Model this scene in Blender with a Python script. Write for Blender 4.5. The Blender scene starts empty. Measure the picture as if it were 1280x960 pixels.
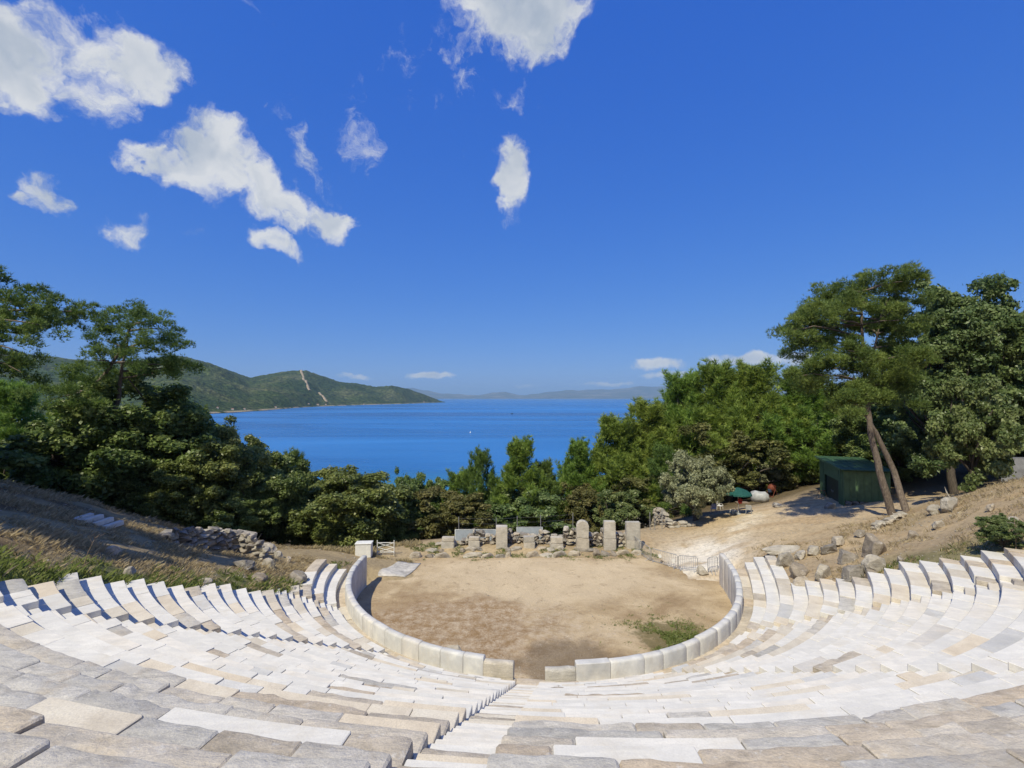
import bpy, bmesh, math, random
import numpy as np
from mathutils import Vector, Matrix, noise as mnoise

# ------------------------------------------------------------------ camera, sky, sun, exposure
scene = bpy.context.scene
COL = scene.collection
R_ = math.radians
FPX, EYE = 590.0, 13.0
PITCH = math.atan(17 / FPX)

cam_d = bpy.data.cameras.new('camera')
cam = bpy.data.objects.new('camera', cam_d)
COL.objects.link(cam)
cam_d.sensor_width = 36.0
cam_d.lens = FPX / 1280 * 36.0
cam_d.clip_start = 0.1
cam_d.clip_end = 90000
cam.location = (0, 0, EYE)
cam.rotation_euler = (math.pi / 2 + PITCH, 0, 0)
scene.camera = cam
scene['kind'] = 'scene'


def ray(px, py):
    a = (px - 640) / FPX
    b = -(py - 480) / FPX
    return (a, math.cos(PITCH) - b * math.sin(PITCH), math.sin(PITCH) + b * math.cos(PITCH))


def at_d(px, py, d):
    r = ray(px, py)
    t = d / r[1]
    return Vector((r[0] * t, d, EYE + r[2] * t))


SUN_EL, SUN_H = R_(53), Vector((-0.50, -0.866, 0)).normalized()   # towards the sun: behind and left
SUN_DIR = Vector((SUN_H.x * math.cos(SUN_EL), SUN_H.y * math.cos(SUN_EL), math.sin(SUN_EL)))
sun_d = bpy.data.lights.new('sun', 'SUN')
sun_d.energy = 5.0
sun_d.angle = R_(0.53)
sun_d.color = (1.0, 0.925, 0.71)
sun = bpy.data.objects.new('sun', sun_d)
COL.objects.link(sun)
sun.rotation_euler = SUN_DIR.to_track_quat('Z', 'Y').to_euler()
sun.location = (-40, -60, 90)

scene.view_settings.view_transform = 'Standard'
scene.view_settings.look = 'None'
scene.view_settings.exposure = 0.0
scene.view_settings.gamma = 1.0
scene.view_settings.use_curve_mapping = False
scene.cycles.max_bounces = 6
scene.cycles.diffuse_bounces = 3
scene.cycles.glossy_bounces = 2
scene.cycles.transmission_bounces = 3
scene.cycles.transparent_max_bounces = 4
scene.cycles.volume_bounces = 0
scene.cycles.use_adaptive_sampling = True
scene.cycles.use_denoising = True
scene.cycles.sample_clamp_indirect = 4.0

world = bpy.data.worlds.new('World')
scene.world = world
world.use_nodes = True
world.cycles.sampling_method = 'MANUAL'
world.cycles.sample_map_resolution = 256
WT = world.node_tree
for n in list(WT.nodes):
    WT.nodes.remove(n)


def wn(kind, **kw):
    n = WT.nodes.new(kind)
    for k, v in kw.items():
        setattr(n, k, v)
    return n


def wl(a, b):
    WT.links.new(a, b)


def wmath(op, a, b=None, c=None, clamp=False):
    n = wn('ShaderNodeMath', operation=op, use_clamp=clamp)
    for i, v in enumerate((a, b, c)):
        if v is None:
            continue
        if isinstance(v, (int, float)):
            n.inputs[i].default_value = v
        else:
            wl(v, n.inputs[i])
    return n.outputs[0]


def wvec(op, a, b=None, out=0):
    n = wn('ShaderNodeVectorMath', operation=op)
    for i, v in enumerate((a, b)):
        if v is None:
            continue
        if isinstance(v, (tuple, list, Vector)):
            n.inputs[i].default_value = tuple(v)
        else:
            wl(v, n.inputs[i])
    return n.outputs[out]


sky = wn('ShaderNodeTexSky', sky_type='NISHITA', sun_disc=False)
sky.sun_elevation = SUN_EL
sky.sun_rotation = math.atan2(SUN_H.x, SUN_H.y)
sky.altitude = 30
sky.air_density = 1.0
sky.dust_density = 0.3
sky.ozone_density = 3.0
hs = wn('ShaderNodeHueSaturation')
hs.inputs['Hue'].default_value = 0.507
hs.inputs['Saturation'].default_value = 1.22
hs.inputs['Value'].default_value = 1.0
wl(sky.outputs[0], hs.inputs['Color'])
# clear, deep blue southern sky: a per-channel response on the whole sky
ssep = wn('ShaderNodeSeparateColor')
wl(hs.outputs[0], ssep.inputs[0])
scmb = wn('ShaderNodeCombineColor')
for ch, (kk, pp) in enumerate(((.33, .80), (.465, .577), (.83, .28))):
    wl(wmath('MULTIPLY', wmath('POWER', wmath('MULTIPLY', ssep.outputs[ch], .105), pp), kk * 10), scmb.inputs[ch])
bg = wn('ShaderNodeBackground')
bg.inputs[1].default_value = 0.1
wl(scmb.outputs[0], bg.inputs[0])

# cumulus clouds by direction, at infinity
tc = wn('ShaderNodeTexCoord')
dirv = tc.outputs['Generated']


def wnoise(scale, detail, rough, vec=dirv, dist=0.0):
    n = wn('ShaderNodeTexNoise')
    n.inputs['Scale'].default_value = scale
    n.inputs['Detail'].default_value = detail
    n.inputs['Roughness'].default_value = rough
    n.inputs['Distortion'].default_value = dist
    wl(vec, n.inputs['Vector'])
    return n


wb = wvec('SUBTRACT', wnoise(5.5, 3, .55).outputs['Color'], (0.5, 0.5, 0.5))
sc1 = wn('ShaderNodeVectorMath', operation='SCALE')
wl(wb, sc1.inputs[0])
sc1.inputs['Scale'].default_value = 0.16
wb2 = wvec('SUBTRACT', wnoise(21, 4, .6).outputs['Color'], (0.5, 0.5, 0.5))
sc2 = wn('ShaderNodeVectorMath', operation='SCALE')
wl(wb2, sc2.inputs[0])
sc2.inputs['Scale'].default_value = 0.055
warped = wvec('ADD', wvec('ADD', dirv, sc1.outputs[0]), sc2.outputs[0])

sc3 = wn('ShaderNodeVectorMath', operation='SCALE')
wl(wb2, sc3.inputs[0])
sc3.inputs['Scale'].default_value = 0.03
calm = wvec('ADD', dirv, sc3.outputs[0])      # low far clouds keep flat bases
CLOUDS = [  # px, py, half width, half height, tilt, weight
    (15, 70, 105, 95, 0, 1.1), (135, 62, 100, 60, -8, 1.05), (110, 120, 45, 45, 0, .8),
    (262, 205, 88, 72, 30, 1.15), (335, 258, 95, 42, 25, 1.1), (195, 208, 60, 18, 12, .8), (405, 275, 38, 38, 0, 1.0), (335, 314, 40, 20, 10, .95),
    (384, 198, 26, 46, -35, .55), (425, 178, 40, 40, 0, .16), (45, 234, 44, 30, 20, .95), (6, 235, 20, 16, 0, .8), (160, 292, 44, 22, 8, .5),
    (650, 20, 95, 62, 0, 1.15), (575, 45, 50, 42, 0, .45), (637, 218, 30, 66, 5, 1.0), (612, 195, 34, 24, 0, .14),
    (515, 80, 32, 44, 0, .18), (580, 118, 42, 30, 0, .2), (655, 100, 26, 36, 0, .14), (450, 98, 28, 40, 0, .12), (338, 110, 30, 26, 0, .16), (320, 2, 40, 14, 0, .25),
    (246, 300, 14, 8, 0, .12),
    (535, 469, 32, 6, 0, .95), (440, 471, 30, 4, 0, .5), (822, 456, 40, 10, 0, 1.1), (925, 450, 56, 11, 0, 1.1), (1000, 448, 46, 11, 0, 1.1),
    (845, 469, 56, 6, 0, .9), (652, 482, 26, 3, 0, .5), (760, 480, 38, 3, 0, .5), (1150, 440, 70, 10, 0, .7), (1320, 452, 80, 11, 0, .7),
    (-180, 120, 120, 80, 10, 1.0), (-330, 330, 110, 50, 0, 1.0), (1500, -150, 140, 70, 0, .9), (720, -420, 170, 120, 20, 1.0), (150, -330, 150, 90, 0, 1.0),
]
extra = [((.55, -.75, .75), .34, .22), ((-.6, -.5, .6), .36, .2), ((-.1, -.35, .95), .3, .26), ((.9, -.3, .45), .3, .14), ((-.8, -.45, .35), .22, .13), ((.75, -.55, .4), .2, .12), ((.1, -.85, .5), .24, .15), ((-.3, -.6, .75), .2, .16), ((.4, -.2, .9), .18, .15)]  # unseen clouds behind the view, some added to whiten the blue fill light
best = None


def cloud_mask(c, u, v, su, sv, wgt, warped=warped):
    """soft ellipse round a bearing; u and v lie square to it"""
    global best
    a = wvec('DOT_PRODUCT', warped, u / su, 1)
    b = wvec('DOT_PRODUCT', warped, v / sv, 1)
    l2 = wmath('MULTIPLY_ADD', b, b, wmath('MULTIPLY', a, a))
    m = wmath('MULTIPLY_ADD', l2, -wgt, wgt)
    best = m if best is None else wmath('SMOOTH_MAX', best, m, 0.10)


for (px, py, hw, hh, tilt, wgt) in CLOUDS:
    c = Vector(ray(px, py))
    ln = c.length
    c.normalize()
    u = Vector((c.y, -c.x, 0)).normalized()
    v = u.cross(c).normalized()
    ct, st = math.cos(R_(-tilt)), math.sin(R_(-tilt))
    u2, v2 = u * ct + v * st, v * ct - u * st
    cosx = 1 / math.sqrt(1 + ((px - 640) / FPX) ** 2)
    cosy = 1 / math.sqrt(1 + ((py - 480) / FPX) ** 2)
    cloud_mask(c, u2, v2, max(hw / FPX / ln * max(cosx, .6), .004), max(hh / FPX / ln * max(cosy, .6), .004), wgt, warped if hh > 12 or py < 400 else calm)
wsep = wn('ShaderNodeSeparateXYZ')
wl(dirv, wsep.inputs[0])
ahead = wmath('SUBTRACT', wmath('MAXIMUM', best, -1.0), wmath('MULTIPLY', wmath('LESS_THAN', wsep.outputs[1], 0.0), 4.0))
best = None
for c, su, sv in extra:
    c = Vector(c).normalized()
    u = Vector((c.y, -c.x, 0)).normalized()
    cloud_mask(c, u, u.cross(c).normalized(), su, sv, 1.0)
behind = wmath('SUBTRACT', wmath('MAXIMUM', best, -1.0), wmath('MULTIPLY', wmath('MAXIMUM', wmath('GREATER_THAN', wsep.outputs[1], 0.0), wmath('LESS_THAN', wsep.outputs[2], 0.0)), 4.0))
best = wmath('MAXIMUM', ahead, behind)

fb = wnoise(13, 6, .64, warped).outputs[0]
dens = wmath('ADD', best, wmath('MULTIPLY', wmath('SUBTRACT', fb, 0.5), 2.6))
mr = wn('ShaderNodeMapRange', interpolation_type='SMOOTHSTEP')
mr.inputs['From Min'].default_value = 0.12
mr.inputs['From Max'].default_value = 0.95
wl(dens, mr.inputs['Value'])
alpha = wmath('MULTIPLY', mr.outputs[0], 0.97)
fb2 = wnoise(9, 3, .55, wvec('ADD', warped, tuple(SUN_DIR * 0.03))).outputs[0]
lit = wmath('ADD', wmath('MULTIPLY', wmath('SUBTRACT', fb, fb2), 1.3), wmath('SUBTRACT', 0.86, wmath('MULTIPLY', wmath('MAXIMUM', wmath('SUBTRACT', dens, 0.7), 0.0), 0.35)))
ramp = wn('ShaderNodeValToRGB')
ramp.color_ramp.elements[0].position = 0.35
ramp.color_ramp.elements[0].color = (0.33, 0.42, 0.55, 1)
ramp.color_ramp.elements[1].position = 1.0
ramp.color_ramp.elements[1].color = (0.80, 0.82, 0.84, 1)
wl(lit, ramp.inputs[0])
bgc = wn('ShaderNodeBackground')
bgc.inputs[1].default_value = 0.92
wl(ramp.outputs[0], bgc.inputs[0])
mixw = wn('ShaderNodeMixShader')
wl(alpha, mixw.inputs[0])
wl(bg.outputs[0], mixw.inputs[1])
wl(bgc.outputs[0], mixw.inputs[2])
wout = wn('ShaderNodeOutputWorld')
wl(mixw.outputs[0], wout.inputs[0])

# ------------------------------------------------------------------ numeric helpers
rng = np.random.default_rng(7)
rnd = random.Random(11)


def sstep(a, b, x):
    t = np.clip((x - a) / (b - a), 0, 1)
    return t * t * (3 - 2 * t)


def hash2(ix, iy, s):
    h = (ix.astype(np.int64) * 374761393 + iy.astype(np.int64) * 668265263 + s * 1442695041) & 0x7fffffff
    h = ((h ^ (h >> 13)) * 1274126177) & 0x7fffffff
    return ((h ^ (h >> 16)) & 0xffff) / 65535.0


def vnoise(x, y, s=0):
    ix, iy = np.floor(x), np.floor(y)
    fx, fy = x - ix, y - iy
    fx, fy = fx * fx * (3 - 2 * fx), fy * fy * (3 - 2 * fy)
    a, b = hash2(ix, iy, s), hash2(ix + 1, iy, s)
    c, d = hash2(ix, iy + 1, s), hash2(ix + 1, iy + 1, s)
    return (a + (b - a) * fx) * (1 - fy) + (c + (d - c) * fx) * fy


def fbm(x, y, o=4, s=0):
    v, a, t = 0, 1.0, 0
    for k in range(o):
        v = v + a * vnoise(x * 2 ** k + 17.3 * k, y * 2 ** k - 9.1 * k, s + k)
        t += a
        a *= .5
    return v / t


def mesh_np(name, V, F, smooth=False, attrs=None, cols=None):
    """V (n,3); F list of int arrays (m,k)"""
    me = bpy.data.meshes.new(name)
    V = np.asarray(V, np.float32)
    me.vertices.add(len(V))
    me.vertices.foreach_set('co', V.ravel())
    if not isinstance(F, (list, tuple)):
        F = [F]
    F = [np.asarray(f, np.int32) for f in F if len(f)]
    nl = sum(f.size for f in F)
    npoly = sum(len(f) for f in F)
    me.loops.add(nl)
    me.polygons.add(npoly)
    me.loops.foreach_set('vertex_index', np.concatenate([f.ravel() for f in F]))
    tot = np.concatenate([np.full(len(f), f.shape[1], np.int32) for f in F])
    st = np.concatenate([[0], np.cumsum(tot)[:-1]]).astype(np.int32)
    me.polygons.foreach_set('loop_start', st)
    if smooth:
        me.polygons.foreach_set('use_smooth', np.ones(npoly, bool))
    for k, a in (attrs or {}).items():
        at = me.attributes.new(k, 'FLOAT', 'POINT')
        at.data.foreach_set('value', np.asarray(a, np.float32))
    for k, a in (cols or {}).items():
        at = me.attributes.new(k, 'FLOAT_COLOR', 'POINT')
        c = np.ones((len(V), 4), np.float32)
        c[:, :3] = a
        at.data.foreach_set('color', c.ravel())
    me.update(calc_edges=True)
    me.validate()
    return me


def link(name, data, parent=None, mat=None, loc=None):
    o = bpy.data.objects.new(name, data)
    COL.objects.link(o)
    if parent is not None:
        o.parent = parent
    if mat is not None and not data.materials:
        data.materials.append(mat)
    if loc is not None:
        o.location = loc
    return o


def tag(o, label=None, cat=None, group=None, kind=None):
    if label:
        o['label'] = label
    if cat:
        o['category'] = cat
    if group:
        o['group'] = group
    if kind:
        o['kind'] = kind
    return o


def empty(name, loc, label, cat, group=None, rz=0.0):
    o = bpy.data.objects.new(name, None)
    o.empty_display_size = .2
    COL.objects.link(o)
    o.location = loc
    o.rotation_euler = (0, 0, rz)
    return tag(o, label, cat, group)


# ------------------------------------------------------------------ materials
def new_mat(name):
    m = bpy.data.materials.new(name)
    m.use_nodes = True
    nt = m.node_tree
    for n in list(nt.nodes):
        nt.nodes.remove(n)
    out = nt.nodes.new('ShaderNodeOutputMaterial')
    b = nt.nodes.new('ShaderNodeBsdfPrincipled')
    nt.links.new(b.outputs[0], out.inputs[0])
    return m, nt, b, out


class NT:
    def __init__(s, nt):
        s.nt = nt

    def n(s, kind, **kw):
        n = s.nt.nodes.new(kind)
        for k, v in kw.items():
            setattr(n, k, v)
        return n

    def l(s, a, b):
        s.nt.links.new(a, b)

    def noise(s, vec, scale, detail=4, rough=.55, dist=0.0):
        n = s.n('ShaderNodeTexNoise')
        n.inputs['Scale'].default_value = scale
        n.inputs['Detail'].default_value = detail
        n.inputs['Roughness'].default_value = rough
        n.inputs['Distortion'].default_value = dist
        if vec is not None:
            s.l(vec, n.inputs['Vector'])
        return n.outputs[0]

    def ramp(s, fac, stops):
        n = s.n('ShaderNodeValToRGB')
        els = n.color_ramp.elements
        while len(els) < len(stops):
            els.new(0.5)
        for e, (p, c) in zip(els, stops):
            e.position = p
            e.color = (*c, 1) if len(c) == 3 else c
        s.l(fac, n.inputs[0])
        return n.outputs[0]

    def mix(s, fac, a, b, mode='MIX'):
        n = s.n('ShaderNodeMix', data_type='RGBA', blend_type=mode)
        for sock, v in ((n.inputs[0], fac), (n.inputs[6], a), (n.inputs[7], b)):
            if isinstance(v, (int, float)):
                sock.default_value = v
            elif isinstance(v, (tuple, list)):
                sock.default_value = (*v, 1) if len(v) == 3 else v
            else:
                s.l(v, sock)
        return n.outputs[2]

    def math(s, op, a, b=None, clamp=False):
        n = s.n('ShaderNodeMath', operation=op, use_clamp=clamp)
        for i, v in enumerate((a, b)):
            if v is None:
                continue
            if isinstance(v, (int, float)):
                n.inputs[i].default_value = v
            else:
                s.l(v, n.inputs[i])
        return n.outputs[0]

    def bump(s, h, strength, dist, normal=None):
        n = s.n('ShaderNodeBump')
        n.inputs['Strength'].default_value = strength
        n.inputs['Distance'].default_value = dist
        s.l(h, n.inputs['Height'])
        if normal is not None:
            s.l(normal, n.inputs['Normal'])
        return n.outputs[0]

    def pos(s):
        return s.n('ShaderNodeNewGeometry').outputs['Position']

    def objvec(s):
        """world position shifted per object, so that no two blocks share grain"""
        oi = s.n('ShaderNodeObjectInfo')
        sc = s.n('ShaderNodeVectorMath', operation='SCALE')
        cmb = s.n('ShaderNodeCombineXYZ')
        s.l(oi.outputs['Random'], cmb.inputs[0])
        s.l(oi.outputs['Random'], cmb.inputs[2])
        s.l(cmb.outputs[0], sc.inputs[0])
        sc.inputs['Scale'].default_value = 57.0
        a = s.n('ShaderNodeVectorMath', operation='ADD')
        s.l(s.pos(), a.inputs[0])
        s.l(sc.outputs[0], a.inputs[1])
        return a.outputs[0], oi.outputs['Random']


def stone_mat(name, cols, vein=None, speck=0.25, bump=.35, rough=.75, var=.18, scale=1.0, stain=None, stain_amt=.5, aged=0.0):
    m, nt, b, out = new_mat(name)
    g = NT(nt)
    v, r = g.objvec()
    base = g.ramp(g.noise(v, 1.6 * scale, 6, .6, .4), [(.28, cols[0]), (.52, cols[1]), (.75, cols[2])])
    # per-block tint
    tint = g.ramp(r, [(0, (1 - var, 1 - var, 1 - var)), (.5, (1, 1, 1)), (1, (1, 1 - var * .35, 1 - var * .8))])
    base = g.mix(1.0, base, tint, 'MULTIPLY')
    sp = g.noise(v, 38 * scale, 3, .7)
    spc = g.ramp(sp, [(.3, (1 - speck,) * 3), (.6, (1, 1, 1))])
    base = g.mix(1.0, base, spc, 'MULTIPLY')
    if vein:
        mp = g.n('ShaderNodeMapping')
        mp.inputs['Rotation'].default_value = (.4, .9, .5)
        mp.inputs['Scale'].default_value = (1, 4, 1)
        g.l(v, mp.inputs['Vector'])
        vf = g.ramp(g.noise(mp.outputs[0], 1.1, 7, .62, 1.2), [(.40, (0, 0, 0)), (.58, (1, 1, 1))])
        base = g.mix(g.math('MULTIPLY', vf, .38), base, vein)
    if stain:
        sf = g.ramp(g.noise(v, .9, 8, .7, .3), [(.52, (0, 0, 0)), (.68, (1, 1, 1))])
        base = g.mix(g.math('MULTIPLY', sf, stain_amt), base, stain)
    h = g.math('ADD', g.noise(v, 11 * scale, 7, .65), g.math('MULTIPLY', sp, .35))
    if aged:
        ms = g.n('ShaderNodeMapping')
        ms.inputs['Rotation'].default_value = (.25, .15, .35)
        ms.inputs['Scale'].default_value = (1.2, 3.2, 7.0)
        g.l(v, ms.inputs['Vector'])
        lay = g.noise(ms.outputs[0], 2.2, 8, .7, .5)
        base = g.mix(1.0, base, g.ramp(lay, [(.34, (1 - aged,) * 3), (.5, (1, 1, 1)), (.68, (1 + aged * .45,) * 3)]), 'MULTIPLY')
        lich = g.ramp(g.noise(v, 6.5, 7, .75), [(.58, (0, 0, 0)), (.66, (1, 1, 1))])
        base = g.mix(g.math('MULTIPLY', lich, .5), base, (.66, .64, .60))
        h = g.math('ADD', h, g.math('MULTIPLY', lay, 1.3))
    g.l(base, b.inputs['Base Color'])
    b.inputs['Roughness'].default_value = rough
    b.inputs['Specular IOR Level'].default_value = .3
    g.l(g.bump(h, bump, .03), b.inputs['Normal'])
    return m


M = {}
M['marble'] = stone_mat('white_marble', [(.65, .63, .58), (.735, .71, .655), (.79, .765, .71)], vein=(.50, .49, .475), speck=.12, bump=.22, rough=.65, var=.10, stain=(.55, .49, .39), stain_amt=.45)
M['greymarble'] = stone_mat('pale_grey_marble_block', [(.54, .53, .50), (.64, .625, .59), (.71, .695, .66)], vein=(.42, .42, .42), speck=.18, bump=.3, rough=.65, var=.14, stain=(.46, .40, .31), stain_amt=.5)
M['cream'] = stone_mat('cream_limestone', [(.56, .50, .41), (.66, .60, .50), (.72, .67, .57)], speck=.2, bump=.3, var=.14, stain=(.42, .36, .28), stain_amt=.4)
M['grey'] = stone_mat('weathered_grey_stone', [(.48, .455, .405), (.60, .57, .51), (.69, .655, .59)], vein=(.36, .345, .33), speck=.22, bump=.6, var=.2, stain=(.47, .38, .265), stain_amt=.5, aged=.24)
M['tan'] = stone_mat('weathered_tan_stone', [(.43, .37, .29), (.56, .49, .395), (.66, .59, .485)], speck=.22, bump=.6, var=.18, stain=(.33, .30, .265), stain_amt=.4, aged=.24)
M['pierstone'] = stone_mat('pale_pier_stone', [(.40, .375, .33), (.52, .49, .435), (.62, .59, .53)], speck=.22, bump=.6, var=.15, stain=(.36, .32, .26), stain_amt=.5, aged=.2)
M['rock'] = stone_mat('field_rock', [(.19, .17, .145), (.31, .28, .24), (.45, .41, .355)], speck=.35, bump=.9, var=.25, stain=(.30, .23, .16), stain_amt=.5, scale=1.4, aged=.3)
M['palerock'] = stone_mat('pale_ruin_stone', [(.30, .27, .225), (.44, .40, .335), (.57, .53, .455)], speck=.25, bump=.7, var=.2, stain=(.33, .29, .23), stain_amt=.5, aged=.3)


def ground_mat(name, bumpy=.5):
    m, nt, b, out = new_mat(name)
    g = NT(nt)
    at = g.n('ShaderNodeAttribute', attribute_name='ground_col')
    p = g.pos()
    n1 = g.noise(p, 3.2, 8, .68, .3)
    c = g.mix(1.0, at.outputs['Color'], g.ramp(n1, [(.28, (.62, .60, .57)), (.5, (1, 1, 1)), (.72, (1.22, 1.2, 1.15))]), 'MULTIPLY')
    n2 = g.noise(p, 26, 4, .7)
    c = g.mix(1.0, c, g.ramp(n2, [(.3, (.72, .71, .7)), (.6, (1.05, 1.05, 1.05))]), 'MULTIPLY')
    g.l(c, b.inputs['Base Color'])
    b.inputs['Roughness'].default_value = .95
    b.inputs['Specular IOR Level'].default_value = .15
    g.l(g.bump(g.math('ADD', n1, g.math('MULTIPLY', n2, .5)), bumpy, .08), b.inputs['Normal'])
    return m


def leaf_mat(name, dark, mid, light, transl=.42, hue=.018, rough=.55):
    m, nt, b, out = new_mat(name)
    g = NT(nt)
    at = g.n('ShaderNodeAttribute', attribute_name='tone')
    oi = g.n('ShaderNodeObjectInfo')
    c = g.ramp(at.outputs['Fac'], [(0.0, dark), (.5, mid), (1.0, light)])
    h = g.n('ShaderNodeHueSaturation')
    mr_ = g.n('ShaderNodeMapRange')
    mr_.inputs['To Min'].default_value = .5 - hue
    mr_.inputs['To Max'].default_value = .5 + hue
    g.l(oi.outputs['Random'], mr_.inputs['Value'])
    g.l(mr_.outputs[0], h.inputs['Hue'])
    g.l(c, h.inputs['Color'])
    g.l(h.outputs[0], b.inputs['Base Color'])
    b.inputs['Roughness'].default_value = rough
    b.inputs['Specular IOR Level'].default_value = .4
    tr = g.n('ShaderNodeBsdfTranslucent')
    g.l(h.outputs[0], tr.inputs[0])
    mx = g.n('ShaderNodeMixShader')
    mx.inputs[0].default_value = transl
    g.l(b.outputs[0], mx.inputs[1])
    g.l(tr.outputs[0], mx.inputs[2])
    g.l(mx.outputs[0], out.inputs[0])
    return m


M['oak'] = leaf_mat('oak_leaf', (0.078, 0.122, 0.032), (0.183, 0.241, 0.068), (0.339, 0.386, 0.129), rough=.42)
M['oak2'] = leaf_mat('broad_leaf', (0.076, 0.122, 0.037), (0.183, 0.241, 0.085), (0.344, 0.396, 0.165), hue=.012, rough=.42)
M['pine'] = leaf_mat('pine_needle', (0.094, 0.163, 0.027), (0.225, 0.325, 0.056), (0.413, 0.525, 0.112), transl=.4)
M['pinedark'] = leaf_mat('dark_pine_needle', (0.058, 0.118, 0.026), (0.156, 0.246, 0.055), (0.288, 0.390, 0.096), transl=.38)
M['olive'] = leaf_mat('olive_leaf', (0.127, 0.143, 0.072), (0.256, 0.268, 0.146), (0.426, 0.423, 0.248), transl=.2, hue=.012)
M['brownleaf'] = leaf_mat('browning_leaf', (0.083, 0.094, 0.029), (0.171, 0.171, 0.055), (0.275, 0.248, 0.094))
M['drygrass'] = leaf_mat('dry_grass', (.24, .185, .10), (.42, .34, .20), (.60, .52, .34), transl=.3, hue=.01)
M['greengrass'] = leaf_mat('green_grass', (.075, .11, .022), (.145, .19, .04), (.26, .28, .09), transl=.3, hue=.01)


def bark_mat(name, a, b_, c):
    m, nt, b, out = new_mat(name)
    g = NT(nt)
    tcx = g.n('ShaderNodeTexCoord').outputs['Object']
    mp = g.n('ShaderNodeMapping')
    mp.inputs['Scale'].default_value = (5, 5, 1.3)
    g.l(tcx, mp.inputs['Vector'])
    n1 = g.noise(mp.outputs[0], 2.4, 7, .7, .6)
    g.l(g.ramp(n1, [(.3, a), (.5, b_), (.7, c)]), b.inputs['Base Color'])
    b.inputs['Roughness'].default_value = .9
    g.l(g.bump(n1, .9, .06), b.inputs['Normal'])
    return m


M['bark'] = bark_mat('pine_bark', (.055, .042, .034), (.15, .118, .094), (.27, .222, .18))
M['darkbark'] = bark_mat('oak_bark', (.035, .028, .022), (.085, .07, .056), (.15, .125, .10))


def plain(name, col, rough=.6, metal=0.0, var=.12, scale=4.0, bump=.1, spec=.4):
    m, nt, b, out = new_mat(name)
    g = NT(nt)
    p = g.pos()
    n1 = g.noise(p, scale, 6, .65, .3)
    c = g.mix(1.0, col, g.ramp(n1, [(.3, (1 - var * 1.6,) * 3), (.6, (1, 1, 1)), (.8, (1 + var * .5,) * 3)]), 'MULTIPLY')
    g.l(c, b.inputs['Base Color'])
    b.inputs['Roughness'].default_value = rough
    b.inputs['Metallic'].default_value = metal
    b.inputs['Specular IOR Level'].default_value = spec
    if bump:
        g.l(g.bump(n1, bump, .03), b.inputs['Normal'])
    return m


M['galv'] = plain('galvanised_steel', (.42, .43, .44), .5, .6, .2)
M['whitepaint'] = plain('white_paint', (.72, .72, .70), .6, 0, .1)
M['plastic'] = plain('white_plastic', (.74, .72, .68), .45, 0, .08, bump=0)
M['pinkplastic'] = plain('faded_pink_plastic', (.66, .50, .44), .5, 0, .1, bump=0)
M['darkplastic'] = plain('dark_plastic', (.035, .035, .04), .5, 0, .2, bump=0)
M['hutgreen'] = plain('green_sheet_metal', (.095, .17, .085), .55, 0, .18, 1.5)
M['hutroof'] = plain('green_roof_sheet', (.05, .11, .055), .45, 0, .25, 1.2)
M['hutdoor'] = plain('dark_green_door', (.022, .045, .034), .5, 0, .25, 1.5)
M['umbrella'] = plain('green_canvas', (.035, .17, .15), .85, 0, .15, 2)
M['red'] = plain('red_cloth', (.52, .045, .03), .7, 0, .2)
M['rust'] = plain('rusty_red_metal', (.22, .06, .035), .75, .2, .4, 9)
M['tarp'] = plain('grey_white_tarp', (.40, .41, .41), .55, 0, .25, 2.5, .5)
M['panel'] = plain('blue_grey_sheet', (.16, .18, .20), .5, .3, .2, 1.5)
M['greytarp'] = plain('grey_shade_cloth', (.22, .22, .225), .8, 0, .25, 2, .5)
M['bluecloth'] = plain('dark_blue_cloth', (.04, .06, .11), .8, 0, .2)
M['wood'] = plain('weathered_wood', (.30, .22, .15), .8, 0, .35, 8, .4)
M['wire'] = plain('thin_wire', (.25, .25, .25), .5, .6, .1, bump=0)
M['housewall'] = plain('pale_render', (.62, .58, .52), .8, 0, .15, .2, 0)
M['houseroof'] = plain('roof_tile', (.34, .15, .09), .8, 0, .25, .3, 0)
M['boatwhite'] = plain('boat_white', (.75, .76, .77), .4, 0, .05, .5, 0)
M['boatdark'] = plain('boat_dark', (.03, .035, .045), .4, 0, .1, .5, 0)
M['windowdark'] = plain('dark_glass', (.02, .025, .03), .15, 0, .1, 1, 0)

# ------------------------------------------------------------------ theatre plan
CX, CY = 1.82, 31.9
WALK_Z, RISE, TREAD, RBASE = 1.35, .34, .63, 12.75
NROWS = 27
AISLES = [62.0, 34.2, 5.3, -20.3, -47.3]       # degrees, positive to the left of the axis
AHALF = .46


def rr(i):
    return RBASE + TREAD * (i - 1)


def zz(i):
    return WALK_Z + RISE * i


LEFT_END = {1: 88.5, 2: 88.5, 3: 88, 4: 67.5, 5: 61.8, 6: 60.2, 7: 57.5, 8: 56.5, 9: 56.5, 10: 54.7, 11: 51.8, 12: 50.5, 13: 50, 14: 49.2, 15: 47, 16: 46.8, 17: 46.2, 18: 42, 19: 41.5, 20: 41.5, 21: 41, 22: 41, 23: 40.5, 24: 40, 25: 39, 26: 38, 27: 37}
RIGHT_END = {1: 94, 2: 94, 3: 91, 4: 68.5, 5: 67.5, 6: 66, 7: 63.5, 8: 62.3, 9: 62, 10: 61.5, 11: 62.4, 12: 60.5, 13: 59.3, 14: 58.2, 15: 58, 16: 57, 17: 56, 18: 55, 19: 54, 20: 53, 21: 52, 22: 51, 23: 50, 24: 49, 25: 48, 26: 47, 27: 46}


def flare(phi):
    """the right horn of the horseshoe opens outwards"""
    t = np.clip((-np.asarray(phi, float) - 62) / 32, 0, 1.25)
    return 1.45 * t * t


def polar(R, phi_deg):
    a = np.radians(phi_deg)
    return CX - R * np.sin(a) + flare(phi_deg), CY - R * np.cos(a)


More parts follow.
